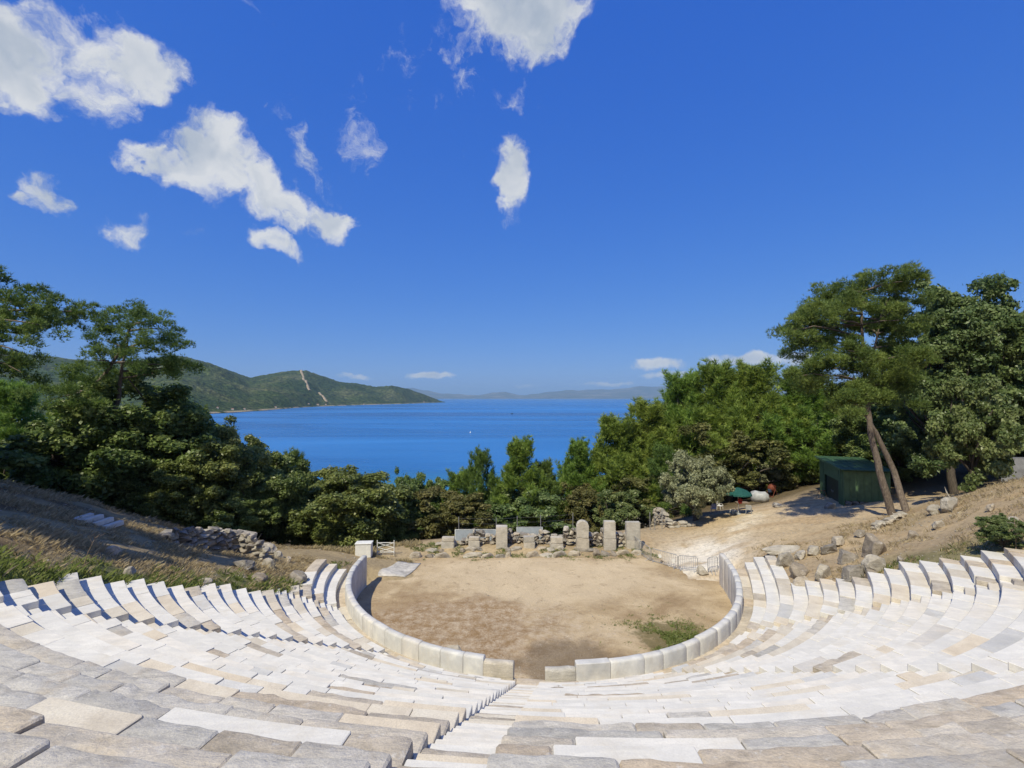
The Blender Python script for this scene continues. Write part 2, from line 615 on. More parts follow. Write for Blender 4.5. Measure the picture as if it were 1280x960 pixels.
# ------------------------------------------------------------------ terrain
def px_z(px, py, z):
    r = ray(px, py)
    t = (z - EYE) / r[2]
    return (r[0] * t, r[1] * t, z)


CTRL = [px_z(*a) for a in [
    (800, 662, .2), (860, 690, .15), (885, 702, .35), (905, 700, .8), (940, 662, 1.7), (922, 640, 1.5), (1000, 640, 2.5), (1060, 640, 3.3), (1120, 645, 4.2), (1200, 618, 6.2), (1280, 600, 7.8),
    (1280, 645, 7.4), (1200, 662, 5.9), (1100, 692, 4.2), (1010, 702, 2.8), (960, 692, 2.0), (1025, 610, 2.9), (880, 645, .7), (840, 655, .2),
    (450, 692, .5), (400, 697, 1.8), (350, 702, 2.0), (300, 678, 2.3), (240, 670, 3.3), (150, 642, 5.0), (60, 617, 6.8), (0, 605, 7.7), (0, 680, 8.0), (100, 682, 6.9), (200, 700, 5.2), (300, 712, 3.6)]]
for i in range(4, 28, 2):
    for side, tab in ((1, LEFT_END), (-1, RIGHT_END)):
        ph = side * (tab[i] + 2.2)
        x_, y_ = polar(rr(i) + .3, ph)
        CTRL.append((float(x_), float(y_), zz(i) - .16))
for s in (1, -1):
    for i in (1, 3):
        x_, y_ = polar(rr(i) + .3, s * 93)
        CTRL.append((float(x_), float(y_) + 1.0, zz(i) - .75))
CTRL += [(-30, 47, -1), (-22, 45, -1.4), (-15, 45, -1.6), (-48, 45, 1.5), (-52, 28, 8), (-42, 14, 11.5), (-30, -2, 15), (-60, 0, 18),
         (0, 38, 0), (-7, 38, .05), (9, 38, 0), (0, 44.5, .1), (10, 45, .1), (-8, 43, .1), (0, 52, -3.2), (-10, 52, -4), (12, 54, -2.6), (0, 62, -6.5), (-24, 62, -7), (22, 62, -1.8), (30, 56, .8), (36, 58, 2.2), (44, 54, 4.2), (38, 48, 3.3), (35, 42, 4.0), (40, 36, 6.2),
         (30, 74, -3), (46, 70, 1.5), (62, 50, 8), (62, 20, 15), (45, 2, 17), (0, -12, 18), (25, -12, 19), (-25, -14, 20), (0, -45, 30), (60, -45, 34), (-60, -45, 34),
         (0, 100, -15), (-60, 100, -14), (60, 100, -9), (0, 150, -23), (-80, 150, -22), (80, 150, -20), (-160, 90, -10), (160, 90, -4), (0, 190, -28), (0, 225, -33), (-120, 225, -33), (120, 225, -33), (-260, 225, -33), (260, 225, -33), (260, 40, 20), (-260, 40, 12), (-260, 150, -20), (260, 150, -16), (0, -120, 50), (200, -120, 60), (-200, -120, 55)]
CT = np.array(CTRL)


def tps(r2):
    return .5 * r2 * np.log(r2 + 1e-9)


_n = len(CT)
_D = ((CT[:, None, :2] - CT[None, :, :2]) ** 2).sum(-1)
_A = np.zeros((_n + 3, _n + 3))
_A[:_n, :_n] = tps(_D) + np.eye(_n) * 1.5
_A[:_n, _n] = 1
_A[:_n, _n + 1:] = CT[:, :2]
_A[_n, :_n] = 1
_A[_n + 1:, :_n] = CT[:, :2].T
_W = np.linalg.solve(_A, np.concatenate([CT[:, 2], np.zeros(3)]))
_li = np.array([rr(i) for i in range(1, 28)])
_lv = np.array([LEFT_END[i] for i in range(1, 28)])
_rv = np.array([RIGHT_END[i] for i in range(1, 28)])


def gz(x, y, fine=True):
    """terrain height; x, y arrays"""
    x = np.atleast_1d(np.asarray(x, float))
    y = np.atleast_1d(np.asarray(y, float))
    z = np.empty(len(x))
    for a in range(0, len(x), 20000):
        xs, ys = x[a:a + 20000], y[a:a + 20000]
        r2 = (xs[:, None] - CT[None, :, 0]) ** 2 + (ys[:, None] - CT[None, :, 1]) ** 2
        z[a:a + 20000] = tps(r2) @ _W[:_n] + _W[_n] + xs * _W[_n + 1] + ys * _W[_n + 2]
    if fine:
        z += (fbm(x * .45, y * .45, 4, 3) - .5) * .35 + (fbm(x * 2.1, y * 2.1, 3, 9) - .5) * .10
    # far shore and sea floor
    z = np.where(y > 200, np.minimum(z, -28.5 - (y - 200) * .18), z)
    z = np.maximum(z, -34.0)
    # theatre
    dx, dy = x - CX, y - CY
    phi = np.degrees(np.arctan2(-dx, -dy))
    fl = flare(phi)
    R = np.hypot(dx - fl, dy)
    cone = WALK_Z + RISE * ((R - RBASE) / TREAD) - .42
    endl = np.interp(R, _li, _lv)
    endr = np.interp(R, _li, _rv)
    s = np.where(phi >= 0, (endl - phi), (phi + endr)) * math.pi / 180 * R
    s = np.where(R > rr(27) + .7, (np.where(phi >= 0, 44 - phi, phi + 52)) * math.pi / 180 * R, s)
    w = sstep(-.7, .25, s)
    cone = np.maximum(cone, -.1)
    top = sstep(rr(27) + .4, rr(27) + 1.0, R)
    cone = cone + top * .36
    wfar = 1 - sstep(36, 46, R)
    w = w * wfar
    z = z * (1 - w) + cone * w
    # the orchestra, flat up to the stage
    inner = 1 - sstep(12.4, 13.1, R)
    flat = np.maximum(inner * (1 - sstep(1.5, 3.5, dy)), (1 - sstep(8.0, 12.5, np.abs(dx - .6))) * (1 - sstep(6.8, 8.6, dy)) * sstep(1.0, 2.5, dy))
    z = z * (1 - flat) + (-.10) * flat
    return z


def gz1(x, y):
    return float(gz([x], [y])[0])


def ghit(px, py, d0=8.0, d1=140.0):
    """first point of the terrain seen at this spot"""
    ds = np.arange(d0, d1, .08)
    r = ray(px, py)
    t = ds / r[1]
    X, Z = r[0] * t, EYE + r[2] * t
    g = gz(X, ds)
    k = np.argmax(Z <= g)
    if Z[k] > g[k]:
        k = len(ds) - 1
    return Vector((X[k], ds[k], g[k]))


def axis(parts):
    out = []
    for a, b, st in parts:
        out.append(np.arange(a, b, st))
    out.append([parts[-1][1]])
    return np.concatenate(out)


gx = axis([(-700, -260, 40), (-260, -70, 8), (-70, -36, 1.2), (-36, 36, .33), (36, 70, 1.2), (70, 260, 8), (260, 700, 40)])
gy = axis([(-160, -30, 8), (-30, 6, 1.0), (6, 50, .33), (50, 76, .8), (76, 244, 4)])
GX, GY = np.meshgrid(gx, gy)
gxv, gyv = GX.ravel(), GY.ravel()
gzv = gz(gxv, gyv)
nx, ny = len(gx), len(gy)
idx = np.arange(nx * ny).reshape(ny, nx)
GF = np.stack([idx[:-1, :-1], idx[:-1, 1:], idx[1:, 1:], idx[1:, :-1]], -1).reshape(-1, 4)

# ground colour: soil, straw, green weeds, bare dirt, marble dust
gdx, gdy = gxv - CX, gyv - CY
gphi = np.degrees(np.arctan2(-gdx, -gdy))
gR = np.hypot(gdx - flare(gphi), gdy)
n_a, n_b = fbm(gxv * .25, gyv * .25, 4, 21), fbm(gxv * .9, gyv * .9, 4, 33)
col = np.tile(np.array([.15, .105, .06]), (len(gxv), 1))
straw = np.clip(sstep(.40, .6, n_a + .15) * (gxv < 2), 0, 1)


def lerpc(col, c, w):
    w = np.clip(w, 0, 1)[:, None]
    return col * (1 - w) + np.array(c) * w


col = lerpc(col, (.33, .26, .155), straw)
# right: tan dirt bank
right = sstep(8, 12, gxv) * sstep(14, 18, gyv)
col = lerpc(col, (.50, .39, .25), right * (.75 + .4 * (n_a - .5)))
# terrace path, pale
path = np.exp(-(((gxv - 20 - (gyv - 38) * .55) / 6.5) ** 2)) * sstep(33, 37, gyv) * (1 - sstep(47, 56, gyv))
col = lerpc(col, (.50, .39, .25), path * 1.1)
yard = np.exp(-(((gxv - 28) / 8.5) ** 2 + ((gyv - 45) / 7.0) ** 2))
col = lerpc(col, (.52, .41, .27), yard * 1.3)
dust = np.exp(-(((gxv - 15.0) / 3.0) ** 2 + ((gyv - 37.8 - (gxv - 15.0) * .3) / 3.2) ** 2)) * sstep(.25, .5, n_b + .1)
col = lerpc(col, (.80, .755, .67), dust * 1.6)
track = np.exp(-(((gxv - 18.5 - (gyv - 40) * .75 + (n_a - .5) * 3) / 1.6) ** 2)) * sstep(38, 40, gyv) * (1 - sstep(45, 48, gyv)) * sstep(.35, .6, n_b + .1)
col = lerpc(col, (.66, .58, .45), track)
rut = sstep(.55, .68, fbm(gxv * .35 + 4, gyv * .9, 4, 71)) * np.maximum(right, path)
col = lerpc(col, (.36, .25, .14), rut * .5)
# between stage and orchestra, and round the left horn: pale soil
apron = np.exp(-(((gxv - 0) / 14) ** 2 + ((gyv - 40) / 5.0) ** 2))
col = lerpc(col, (.42, .33, .21), apron * .9)
# green weeds behind the row ends
eL = np.interp(gR, _li, _lv)
eR = np.interp(gR, _li, _rv)
sL = np.where(gphi >= 0, gphi - eL, -gphi - eR) * math.pi / 180 * gR
weed = sstep(-1.0, .4, sL) * (1 - sstep(2.0, 4.2, sL + (n_b - .5) * 2.5)) * (gR > 14.3) * (gR < 34) * np.where(gphi > 0, 1, .6 * sstep(17, 20, gR))
WEED = weed * sstep(.25, .55, n_b + .12)
col = lerpc(col, (.10, .125, .035), WEED * .9)
# woodland floor
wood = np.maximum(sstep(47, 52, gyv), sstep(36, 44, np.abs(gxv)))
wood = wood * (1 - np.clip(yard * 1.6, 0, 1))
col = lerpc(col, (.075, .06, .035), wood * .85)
beach = sstep(186, 192, gyv)
col = lerpc(col, (.52, .46, .36), beach)
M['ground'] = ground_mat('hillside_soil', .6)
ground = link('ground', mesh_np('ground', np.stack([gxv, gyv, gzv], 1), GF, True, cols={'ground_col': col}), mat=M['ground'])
tag(ground, kind='structure')

# orchestra floor: sandy sheet inside the wall, on to the stage
ox = np.arange(-13, 17, .22)
oy = np.arange(18, 40.4, .22)
OX, OY = np.meshgrid(ox, oy)
oxv, oyv = OX.ravel(), OY.ravel()
odx, ody = oxv - CX, oyv - CY
ophi = np.degrees(np.arctan2(-odx, -ody))
oR = np.hypot(odx - flare(ophi), ody)
edge = np.maximum((oR < 12.02) & (ody < 2.2), (np.abs(odx - .6) < 10.9 - np.clip(ody - 3, 0, 9) * .33 + (fbm(oxv * .8, oyv * .8, 3, 5) - .5) * 1.2) & (ody >= 2.2) & (ody < 6.9 + (fbm(oxv * .7, oyv * .7, 3, 6) - .5) * .6))
ozv = .004 + (fbm(oxv * .5, oyv * .5, 4, 40) - .5) * .10 + (fbm(oxv * 2.5, oyv * 2.5, 3, 41) - .5) * .035
oidx = np.arange(len(oxv)).reshape(len(oy), len(ox))
OF = np.stack([oidx[:-1, :-1], oidx[:-1, 1:], oidx[1:, 1:], oidx[1:, :-1]], -1).reshape(-1, 4)
OF = OF[edge[OF].all(1)]
m_, nt_, b_, o_ = new_mat('orchestra_sand')
g = NT(nt_)
p = g.pos()
n1 = g.noise(p, .33, 5, .6, .6)
base = g.ramp(n1, [(.36, (.31, .225, .132)), (.5, (.43, .33, .205)), (.64, (.54, .43, .285))])
sp = g.n('ShaderNodeSeparateXYZ')
g.l(p, sp.inputs[0])


def blob(cx, cy, rx, ry, jit=.5, sc=.8):
    a = g.math('MULTIPLY', g.math('SUBTRACT', sp.outputs[0], cx), 1 / rx)
    b = g.math('MULTIPLY', g.math('SUBTRACT', sp.outputs[1], cy), 1 / ry)
    d = g.math('SQRT', g.math('ADD', g.math('MULTIPLY', a, a), g.math('MULTIPLY', b, b)))
    d = g.math('ADD', d, g.math('MULTIPLY', g.math('SUBTRACT', g.noise(p, sc, 6, .65), .5), jit * 2.4))
    mrn = g.n('ShaderNodeMapRange', interpolation_type='SMOOTHSTEP')
    mrn.inputs['From Min'].default_value = 1.15
    mrn.inputs['From Max'].default_value = .65
    g.l(d, mrn.inputs['Value'])
    return mrn.outputs[0]


# pale far half, red-brown left half with light scuffs
base = g.mix(g.math('MULTIPLY', blob(2.5, 34.5, 9, 5, .4, .4), .7), base, (.58, .475, .33))
base = g.mix(g.math('MULTIPLY', blob(-4.0, 26.5, 6.5, 5.5, .6, .5), .85), base, (.255, .165, .085))
scf = g.ramp(g.noise(p, 1.7, 12, .84, .1), [(.44, (0, 0, 0)), (.62, (1, 1, 1))])
base = g.mix(g.math('MULTIPLY', g.math('MULTIPLY', scf, blob(-2.5, 26, 8, 5.5, .5, .5)), .75), base, (.57, .48, .37))
scd = g.ramp(g.noise(p, 1.4, 8, .7, .5), [(.56, (0, 0, 0)), (.66, (1, 1, 1))])
base = g.mix(g.math('MULTIPLY', scd, .5), base, (.22, .155, .095))
damp = blob(2.9, 23.2, 2.9, 2.7, .6, .7)
base = g.mix(g.math('MULTIPLY', damp, .72), base, (.15, .112, .075))
weedm = blob(8.9, 26.0, 2.3, 2.1, .8, 1.3)
base = g.mix(g.math('MULTIPLY', weedm, .75), base, (.115, .10, .04))
fn = g.noise(p, 30, 4, .75)
base = g.mix(1.0, base, g.ramp(fn, [(.34, (.58, .56, .53)), (.5, (1, 1, 1)), (.66, (1.25, 1.24, 1.22))]), 'MULTIPLY')
g.l(base, b_.inputs['Base Color'])
b_.inputs['Roughness'].default_value = .95
b_.inputs['Specular IOR Level'].default_value = .12
g.l(g.bump(g.math('ADD', g.noise(p, 4, 7, .7), g.math('MULTIPLY', fn, .4)), .7, .07), b_.inputs['Normal'])
M['sand'] = m_
tag(link('orchestra_floor', mesh_np('orchestra_floor', np.stack([oxv, oyv, ozv], 1), OF, True), mat=m_), kind='structure')

# ------------------------------------------------------------------ sea
SEA = -30.0
m_, nt_, b_, o_ = new_mat('sea_water')
g = NT(nt_)
p = g.pos()
mp = g.n('ShaderNodeMapping')
mp.inputs['Scale'].default_value = (.22, 1, 1)
g.l(p, mp.inputs['Vector'])
streak = g.noise(mp.outputs[0], .0045, 5, .6, .5)
mp2 = g.n('ShaderNodeMapping')
mp2.inputs['Scale'].default_value = (.5, 1, 1)
g.l(p, mp2.inputs['Vector'])
w1 = g.noise(mp2.outputs[0], .16, 5, .6, .3)
w2 = g.noise(mp2.outputs[0], .9, 4, .6, .2)
sp = g.n('ShaderNodeSeparateXYZ')
g.l(p, sp.inputs[0])
shallow = g.n('ShaderNodeMapRange', interpolation_type='SMOOTHSTEP')
shallow.inputs['From Min'].default_value = 300
shallow.inputs['From Max'].default_value = 215
g.l(sp.outputs[1], shallow.inputs['Value'])
deep = g.ramp(streak, [(.36, (.010, .078, .24)), (.5, (.022, .135, .37)), (.62, (.040, .19, .48))])
wc = g.mix(g.math('MULTIPLY', shallow.outputs[0], .65), deep, (.03, .20, .30))
g.l(wc, b_.inputs['Base Color'])
rg = g.ramp(streak, [(.4, (.22,) * 3), (.6, (.34,) * 3)])
g.l(rg, b_.inputs['Roughness'])
b_.inputs['Specular IOR Level'].default_value = .22
b_.inputs['IOR'].default_value = 1.33
hh_ = g.math('ADD', g.math('MULTIPLY', w1, 1.0), g.math('MULTIPLY', w2, .25))
g.l(g.bump(hh_, .55, 1.6), b_.inputs['Normal'])
M['sea'] = m_
ang = np.linspace(0, 2 * math.pi, 97)[:-1]
rad = [150, 400, 1200, 4000, 12000, 45000]
sv = np.concatenate([np.stack([np.cos(ang) * r, 900 + np.sin(ang) * r if r < 1200 else 900 + np.sin(ang) * r, np.full(96, SEA)], 1) for r in rad] + [np.array([[0, 900, SEA]])])
sf, st3 = [], []
for k in range(len(rad) - 1):
    for j in range(96):
        j2 = (j + 1) % 96
        sf.append((k * 96 + j, (k + 1) * 96 + j, (k + 1) * 96 + j2, k * 96 + j2))
for j in range(96):
    st3.append((len(sv) - 1, j, (j + 1) % 96))
tag(link('sea', mesh_np('sea', sv, [np.array(sf), np.array(st3)]), mat=m_), kind='structure')

# ------------------------------------------------------------------ hills across the bay
SKYL = [(-900, 470), (-500, 455), (-250, 448), (-100, 446), (0, 441), (40, 443), (90, 449), (130, 452), (170, 450), (205, 445.5), (228, 445), (262, 454), (300, 468), (312, 472), (335, 468), (360, 463.5), (382, 463), (400, 469), (425, 477.5), (445, 479), (470, 483.5), (490, 482), (510, 486), (530, 493), (546, 499), (556, 503.2)]
SHORE = [(-900, 700), (-500, 800), (-250, 900), (0, 1020), (242, 1210), (300, 1420), (336, 1640), (399, 2300), (440, 2650), (503, 3200), (530, 3700), (556, 4250)]
RIDGE = [(-900, 1500), (-250, 1900), (0, 2100), (130, 2300), (228, 2500), (300, 2900), (312, 3000), (382, 3150), (440, 3450), (490, 3700), (530, 4050), (556, 4330)]
hx = np.concatenate([np.arange(-900, 150, 12.0), np.arange(150, 556.5, 1.25)])
tt = np.concatenate([np.linspace(-.03, 1, 110), np.linspace(1.02, 1.9, 26)])
S_ = np.interp(hx, *zip(*SHORE))
D_ = np.interp(hx, *zip(*RIDGE))
Y_ = np.interp(hx, *zip(*SKYL))
# height of the skyline seen over each azimuth
ZR = np.array([at_d(a, b, d).z for a, b, d in zip(hx, Y_, D_)])
HXX, TTT = np.meshgrid(hx, tt)
DD = S_[None] + (D_ - S_)[None] * TTT
XX = (HXX - 640) / FPX * DD / (math.cos(PITCH))
YY = DD
prof = np.where(TTT <= 1, np.clip(TTT, 0, 1) ** 1.05, 1 - (TTT - 1) * .75)
span = (ZR - SEA)[None]
gul = fbm(XX / 420 + 3, YY / 420, 5, 60)
gul2 = 1 - np.abs(fbm(XX / 260, YY / 300 + 8, 4, 66) * 2 - 1)
edge_t = np.clip(TTT, 0, 1) * np.clip(1 - TTT, 0, 1) * 4
ZZ = SEA + span * prof * (1 + 0.0 * gul) + span * edge_t * ((gul - .52) * 1.0 + (gul2 - .75) * .45) * .55
ZZ = np.where(TTT < .12, np.minimum(ZZ, SEA + span * .22 + 4), ZZ)
ZZ = np.maximum(ZZ, SEA + np.where(TTT < 0.0, -3, 1.2 + 2.5 * fbm(XX / 30, YY / 30, 3, 5)))
ZZ += (fbm(XX / 16, YY / 16, 3, 70) - .5) * 9 * np.clip(TTT * 8, 0, 1)
hv = np.stack([XX.ravel(), YY.ravel(), ZZ.ravel()], 1)
ih = np.arange(len(hv)).reshape(len(tt), len(hx))
HF = np.stack([ih[:-1, :-1], ih[:-1, 1:], ih[1:, 1:], ih[1:, :-1]], -1).reshape(-1, 4)
m_, nt_, b_, o_ = new_mat('wooded_hillside')
g = NT(nt_)
p = g.pos()
f1 = g.noise(p, .004, 6, .6, .4)
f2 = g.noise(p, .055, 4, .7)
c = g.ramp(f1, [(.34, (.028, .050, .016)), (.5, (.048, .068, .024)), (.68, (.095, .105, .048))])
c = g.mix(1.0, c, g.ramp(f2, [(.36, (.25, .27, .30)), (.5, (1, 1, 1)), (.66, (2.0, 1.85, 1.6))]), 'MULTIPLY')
bare = g.ramp(g.noise(p, .009, 7, .7), [(.64, (0, 0, 0)), (.72, (1, 1, 1))])
c = g.mix(g.math('MULTIPLY', bare, .4), c, (.20, .17, .11))
sp = g.n('ShaderNodeSeparateXYZ')
g.l(p, sp.inputs[0])
shf = g.n('ShaderNodeMapRange')
shf.inputs['From Min'].default_value = SEA + 7
shf.inputs['From Max'].default_value = SEA + 3.5
g.l(g.math('ADD', sp.outputs[2], g.math('MULTIPLY', f2, 4)), shf.inputs['Value'])
c = g.mix(g.math('MULTIPLY', shf.outputs[0], g.ramp(g.noise(p, .012, 3, .6), [(.42, (0, 0, 0)), (.55, (1, 1, 1))])), c, (.34, .28, .20))
g.l(c, b_.inputs['Base Color'])
b_.inputs['Roughness'].default_value = 1.0
b_.inputs['Specular IOR Level'].default_value = .05
g.l(g.bump(f2, 1.0, 12), b_.inputs['Normal'])
M['hill'] = m_
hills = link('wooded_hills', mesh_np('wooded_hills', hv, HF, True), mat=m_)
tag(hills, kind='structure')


def hill_pt(px, t):
    j = int(np.argmin(np.abs(hx - px)))
    k = int(np.argmin(np.abs(tt - t)))
    return Vector((XX[k, j], YY[k, j], ZZ[k, j]))


# bare power-line clearing down the hill
def strip(name, pts, w, mat):
    V, F = [], []
    for k, q in enumerate(pts):
        V += [(q.x - w / 2, q.y, q.z + 3.5), (q.x + w / 2, q.y, q.z + 3.5), (q.x + w / 2, q.y + 1, q.z - 4), (q.x - w / 2, q.y + 1, q.z - 4)]
        if k:
            a = 4 * (k - 1)
            F += [(a, a + 1, a + 5, a + 4), (a + 1, a + 2, a + 6, a + 5), (a + 3, a, a + 4, a + 7)]
    return link(name, mesh_np(name, np.array(V), np.array(F)), mat=mat)


M['bare'] = plain('bare_earth_track', (.36, .29, .20), .95, 0, .25, .05, 0, .1)
tag(strip('hill_path', [hill_pt(376 + 11 * k / 14, 1.0 - .62 * k / 14) for k in range(15)], 15, M['bare']), kind='structure')
tag(strip('hill_path', [hill_pt(399 + 10 * k / 8, .42 - .3 * k / 8) for k in range(9)], 14, M['bare']), kind='structure')

# mainland mountains on the horizon
mx_ = np.arange(380, 1700, 3.0)
MS = [(380, 489), (500, 487), (515, 485), (535, 488), (553, 491), (590, 493), (625, 490.5), (655, 493.5), (690, 490), (730, 486.5), (770, 486), (800, 484), (830, 483), (900, 480), (1000, 478), (1150, 482), (1300, 476), (1700, 480)]
MY = np.interp(mx_, *zip(*MS)) + (fbm(mx_ / 26, mx_ * 0, 4, 80) - .5) * 4.0 + (fbm(mx_ / 8, mx_ * 0, 3, 81) - .5) * 1.4
mt = np.linspace(0, 1.3, 14)
D0, D1 = 17000.0, 21000.0
MX, MT = np.meshgrid(mx_, mt)
MD = D0 + (D1 - D0) * MT
MXX = (MX - 640) / FPX * MD
MZR = np.array([at_d(a, b, D1).z for a, b in zip(mx_, MY)])
MZ = SEA - 1 + (MZR - SEA)[None] * np.clip(np.where(MT <= 1, MT ** 1.3, 1 - (MT - 1) * 2), 0, 1) + (fbm(MXX / 900, MD / 700, 4, 82) - .5) * 160 * np.clip(MT, 0, 1) * np.clip(1.0 - MT, 0, 1) * 2
mv = np.stack([MXX.ravel(), MD.ravel(), MZ.ravel()], 1)
im = np.arange(len(mv)).reshape(len(mt), len(mx_))
MF = np.stack([im[:-1, :-1], im[:-1, 1:], im[1:, 1:], im[1:, :-1]], -1).reshape(-1, 4)
m_, nt_, b_, o_ = new_mat('distant_mountain')
g = NT(nt_)
p = g.pos()
g.l(g.ramp(g.noise(p, .0012, 6, .7), [(.38, (.05, .065, .05)), (.52, (.09, .09, .075)), (.68, (.22, .20, .17))]), b_.inputs['Base Color'])
b_.inputs['Roughness'].default_value = 1
b_.inputs['Specular IOR Level'].default_value = 0
tag(link('distant_mountains', mesh_np('distant_mountains', mv, MF, True), mat=m_), kind='structure')
# haze over the sea
hz_m = bpy.data.materials.new('haze_air')
hz_m.use_nodes = True
hnt = hz_m.node_tree
for n in list(hnt.nodes):
    hnt.nodes.remove(n)
ho = hnt.nodes.new('ShaderNodeOutputMaterial')
hvn = hnt.nodes.new('ShaderNodeVolumePrincipled')
hvn.inputs['Color'].default_value = (.46, .72, 1.0, 1)
hvn.inputs['Density'].default_value = 5.6e-5
hvn.inputs['Anisotropy'].default_value = 0.0
hnt.links.new(hvn.outputs[0], ho.inputs['Volume'])
bm = bmesh.new()
bmesh.ops.create_cube(bm, size=1.0)
bmesh.ops.scale(bm, vec=(96000, 96000, 760), verts=bm.verts)
bmesh.ops.translate(bm, vec=(0, 900, -36 + 380), verts=bm.verts)
me = bpy.data.meshes.new('haze')
bm.to_mesh(me)
bm.free()
me.materials.append(hz_m)
tag(link('haze', me), 'pale blue sea haze over the water', 'haze', kind='stuff')

# ------------------------------------------------------------------ seating blocks
def n3(x, y, z, s=1.0, sd=0.0):
    return mnoise.noise(Vector((x * s + sd, y * s - sd * .7, z * s + sd * .3)))


def arc_block(R0, R1, p0, p1, ztop, thick, style, seed, rough=None):
    """one curved stone slab between two radii and two bearings; returns (mesh, centre)"""
    arc = abs(p1 - p0) * math.pi / 180 * R0
    old = style in ('grey', 'tan')
    n = max(2, int(arc / (.16 if old else .45)) + 1)
    bv = .024 if old else (.018 if style == 'cream' else .012)
    w = R1 - R0
    if old:
        prof = [(0, -thick), (0, -thick * .55), (.006, -bv * 1.3), (bv * .45, -bv * .35), (bv * 1.4, 0), (w * .35, .004), (w * .6, 0), (w - .06, -.004), (w, -.03), (w, -thick)]
    else:
        prof = [(0, -thick), (0, -bv), (bv, 0), (w * .5, 0), (w - .012, 0), (w, -.012), (w, -thick)]
    amp = rough if rough is not None else ((.03 if seed % 4 == 0 else .015) if old else .0035)
    K = len(prof)
    pm = (p0 + p1) / 2
    cx, cy = polar((R0 + R1) / 2, pm)
    cx, cy = float(cx), float(cy)
    V = []
    rnd_ = random.Random(seed)
    tl1, tl2 = rnd_.uniform(-1, 1) * (.010 if old else .004), rnd_.uniform(-1, 1) * (.012 if old else .003)
    eb = (.03 if old else .012) / max(arc, .2)
    ts = [0, eb] + [k / n for k in range(1, n)] + [1 - eb, 1]
    for q, t in enumerate(ts):
        end = q == 0 or q == len(ts) - 1
        ph = p0 + (p1 - p0) * t
        for (a, b) in prof:
            r = R0 + a
            z = b
            if end:
                r = R0 + a * .96 + w * .02 + (.006 if old else .003)
                if b > -thick * .9:
                    z = b - (.016 if old else .008)
            x, y = polar(r, ph)
            x, y = float(x) - cx, float(y) - cy
            z += tl1 * (t - .5) * 2 + tl2 * (a / w - .5) * 2
            if old:
                f = n3(x, y, z, 1.5, seed * 1.37)
                f2 = n3(x, y, z, 5.0, seed * 2.1)
                x += f * amp * .8 + f2 * amp * .35
                y += f2 * amp * .9
                z += (f * amp * .9 + f2 * amp * .45) if b > -thick * .8 else 0
                # worn, uneven front edge
                if a < bv * 2 and b > -thick * .8:
                    e = max(0, n3(x, y, 0, 2.2, seed * .77)) * (.09 if seed % 4 == 0 else .035)
                    dx_, dy_ = polar(r + e, ph)
                    x += float(dx_) - float(polar(r, ph)[0])
                    y += float(dy_) - float(polar(r, ph)[1])
                    z -= e * .35
            V.append((x, y, z))
    nr = len(ts)
    F = []
    for q in range(nr - 1):
        for k in range(K - 1):
            F.append((q * K + k, q * K + k + 1, (q + 1) * K + k + 1, (q + 1) * K + k))
    me = bpy.data.meshes.new('stone_block')
    caps = [tuple(range(K))[::-1], tuple((nr - 1) * K + k for k in range(K))]
    flip = p1 > p0
    fs = [f[::-1] if not flip else f for f in F] + [c[::-1] if not flip else c for c in caps]
    fs = [f[::-1] for f in fs]
    me.from_pydata(V, [], fs)
    me.update()
    if old:
        me.polygons.foreach_set('use_smooth', np.ones(len(me.polygons), bool))
        me.set_sharp_from_angle(angle=R_(26))
    me.materials.append(M[style])
    return me, Vector((cx, cy, ztop))


def style_for(i, ph, r):
    """which stone lies where: new marble in the middle rows, old weathered slabs near the top"""
    u = r.random()
    right_side = ph < 5.3
    if i >= (20 if right_side else 21):
        if right_side:
            return 'grey' if u < .62 else ('tan' if u < .97 else 'marble')
        return 'grey' if u < .66 else ('tan' if u < .84 else ('cream' if u < .93 else 'marble'))
    if i in (18, 19, 20) and 5.3 < ph < 14:
        return 'tan' if u < .7 else 'cream'
    if i in (17, 18, 19) and -45 < ph < -30 and u < .5:
        return 'tan' if u < .25 else 'grey'
    if i >= 17:
        return 'grey' if u < .09 else ('tan' if u < .15 else ('cream' if u < .32 else 'marble'))
    if i <= 6 and abs(ph) < 75:
        return 'tan' if u < .16 else ('grey' if u < .24 else ('cream' if u < .45 else 'marble'))
    if 12 <= i <= 15 and ph < -47:
        return 'tan' if u < .25 else ('cream' if u < .38 else 'marble')
    if -47 < ph < -12 and 7 <= i <= 16:
        return 'tan' if u < .05 else ('cream' if u < .10 else 'marble')
    return 'tan' if u < .05 else ('grey' if u < .08 else ('cream' if u < .19 else 'marble'))


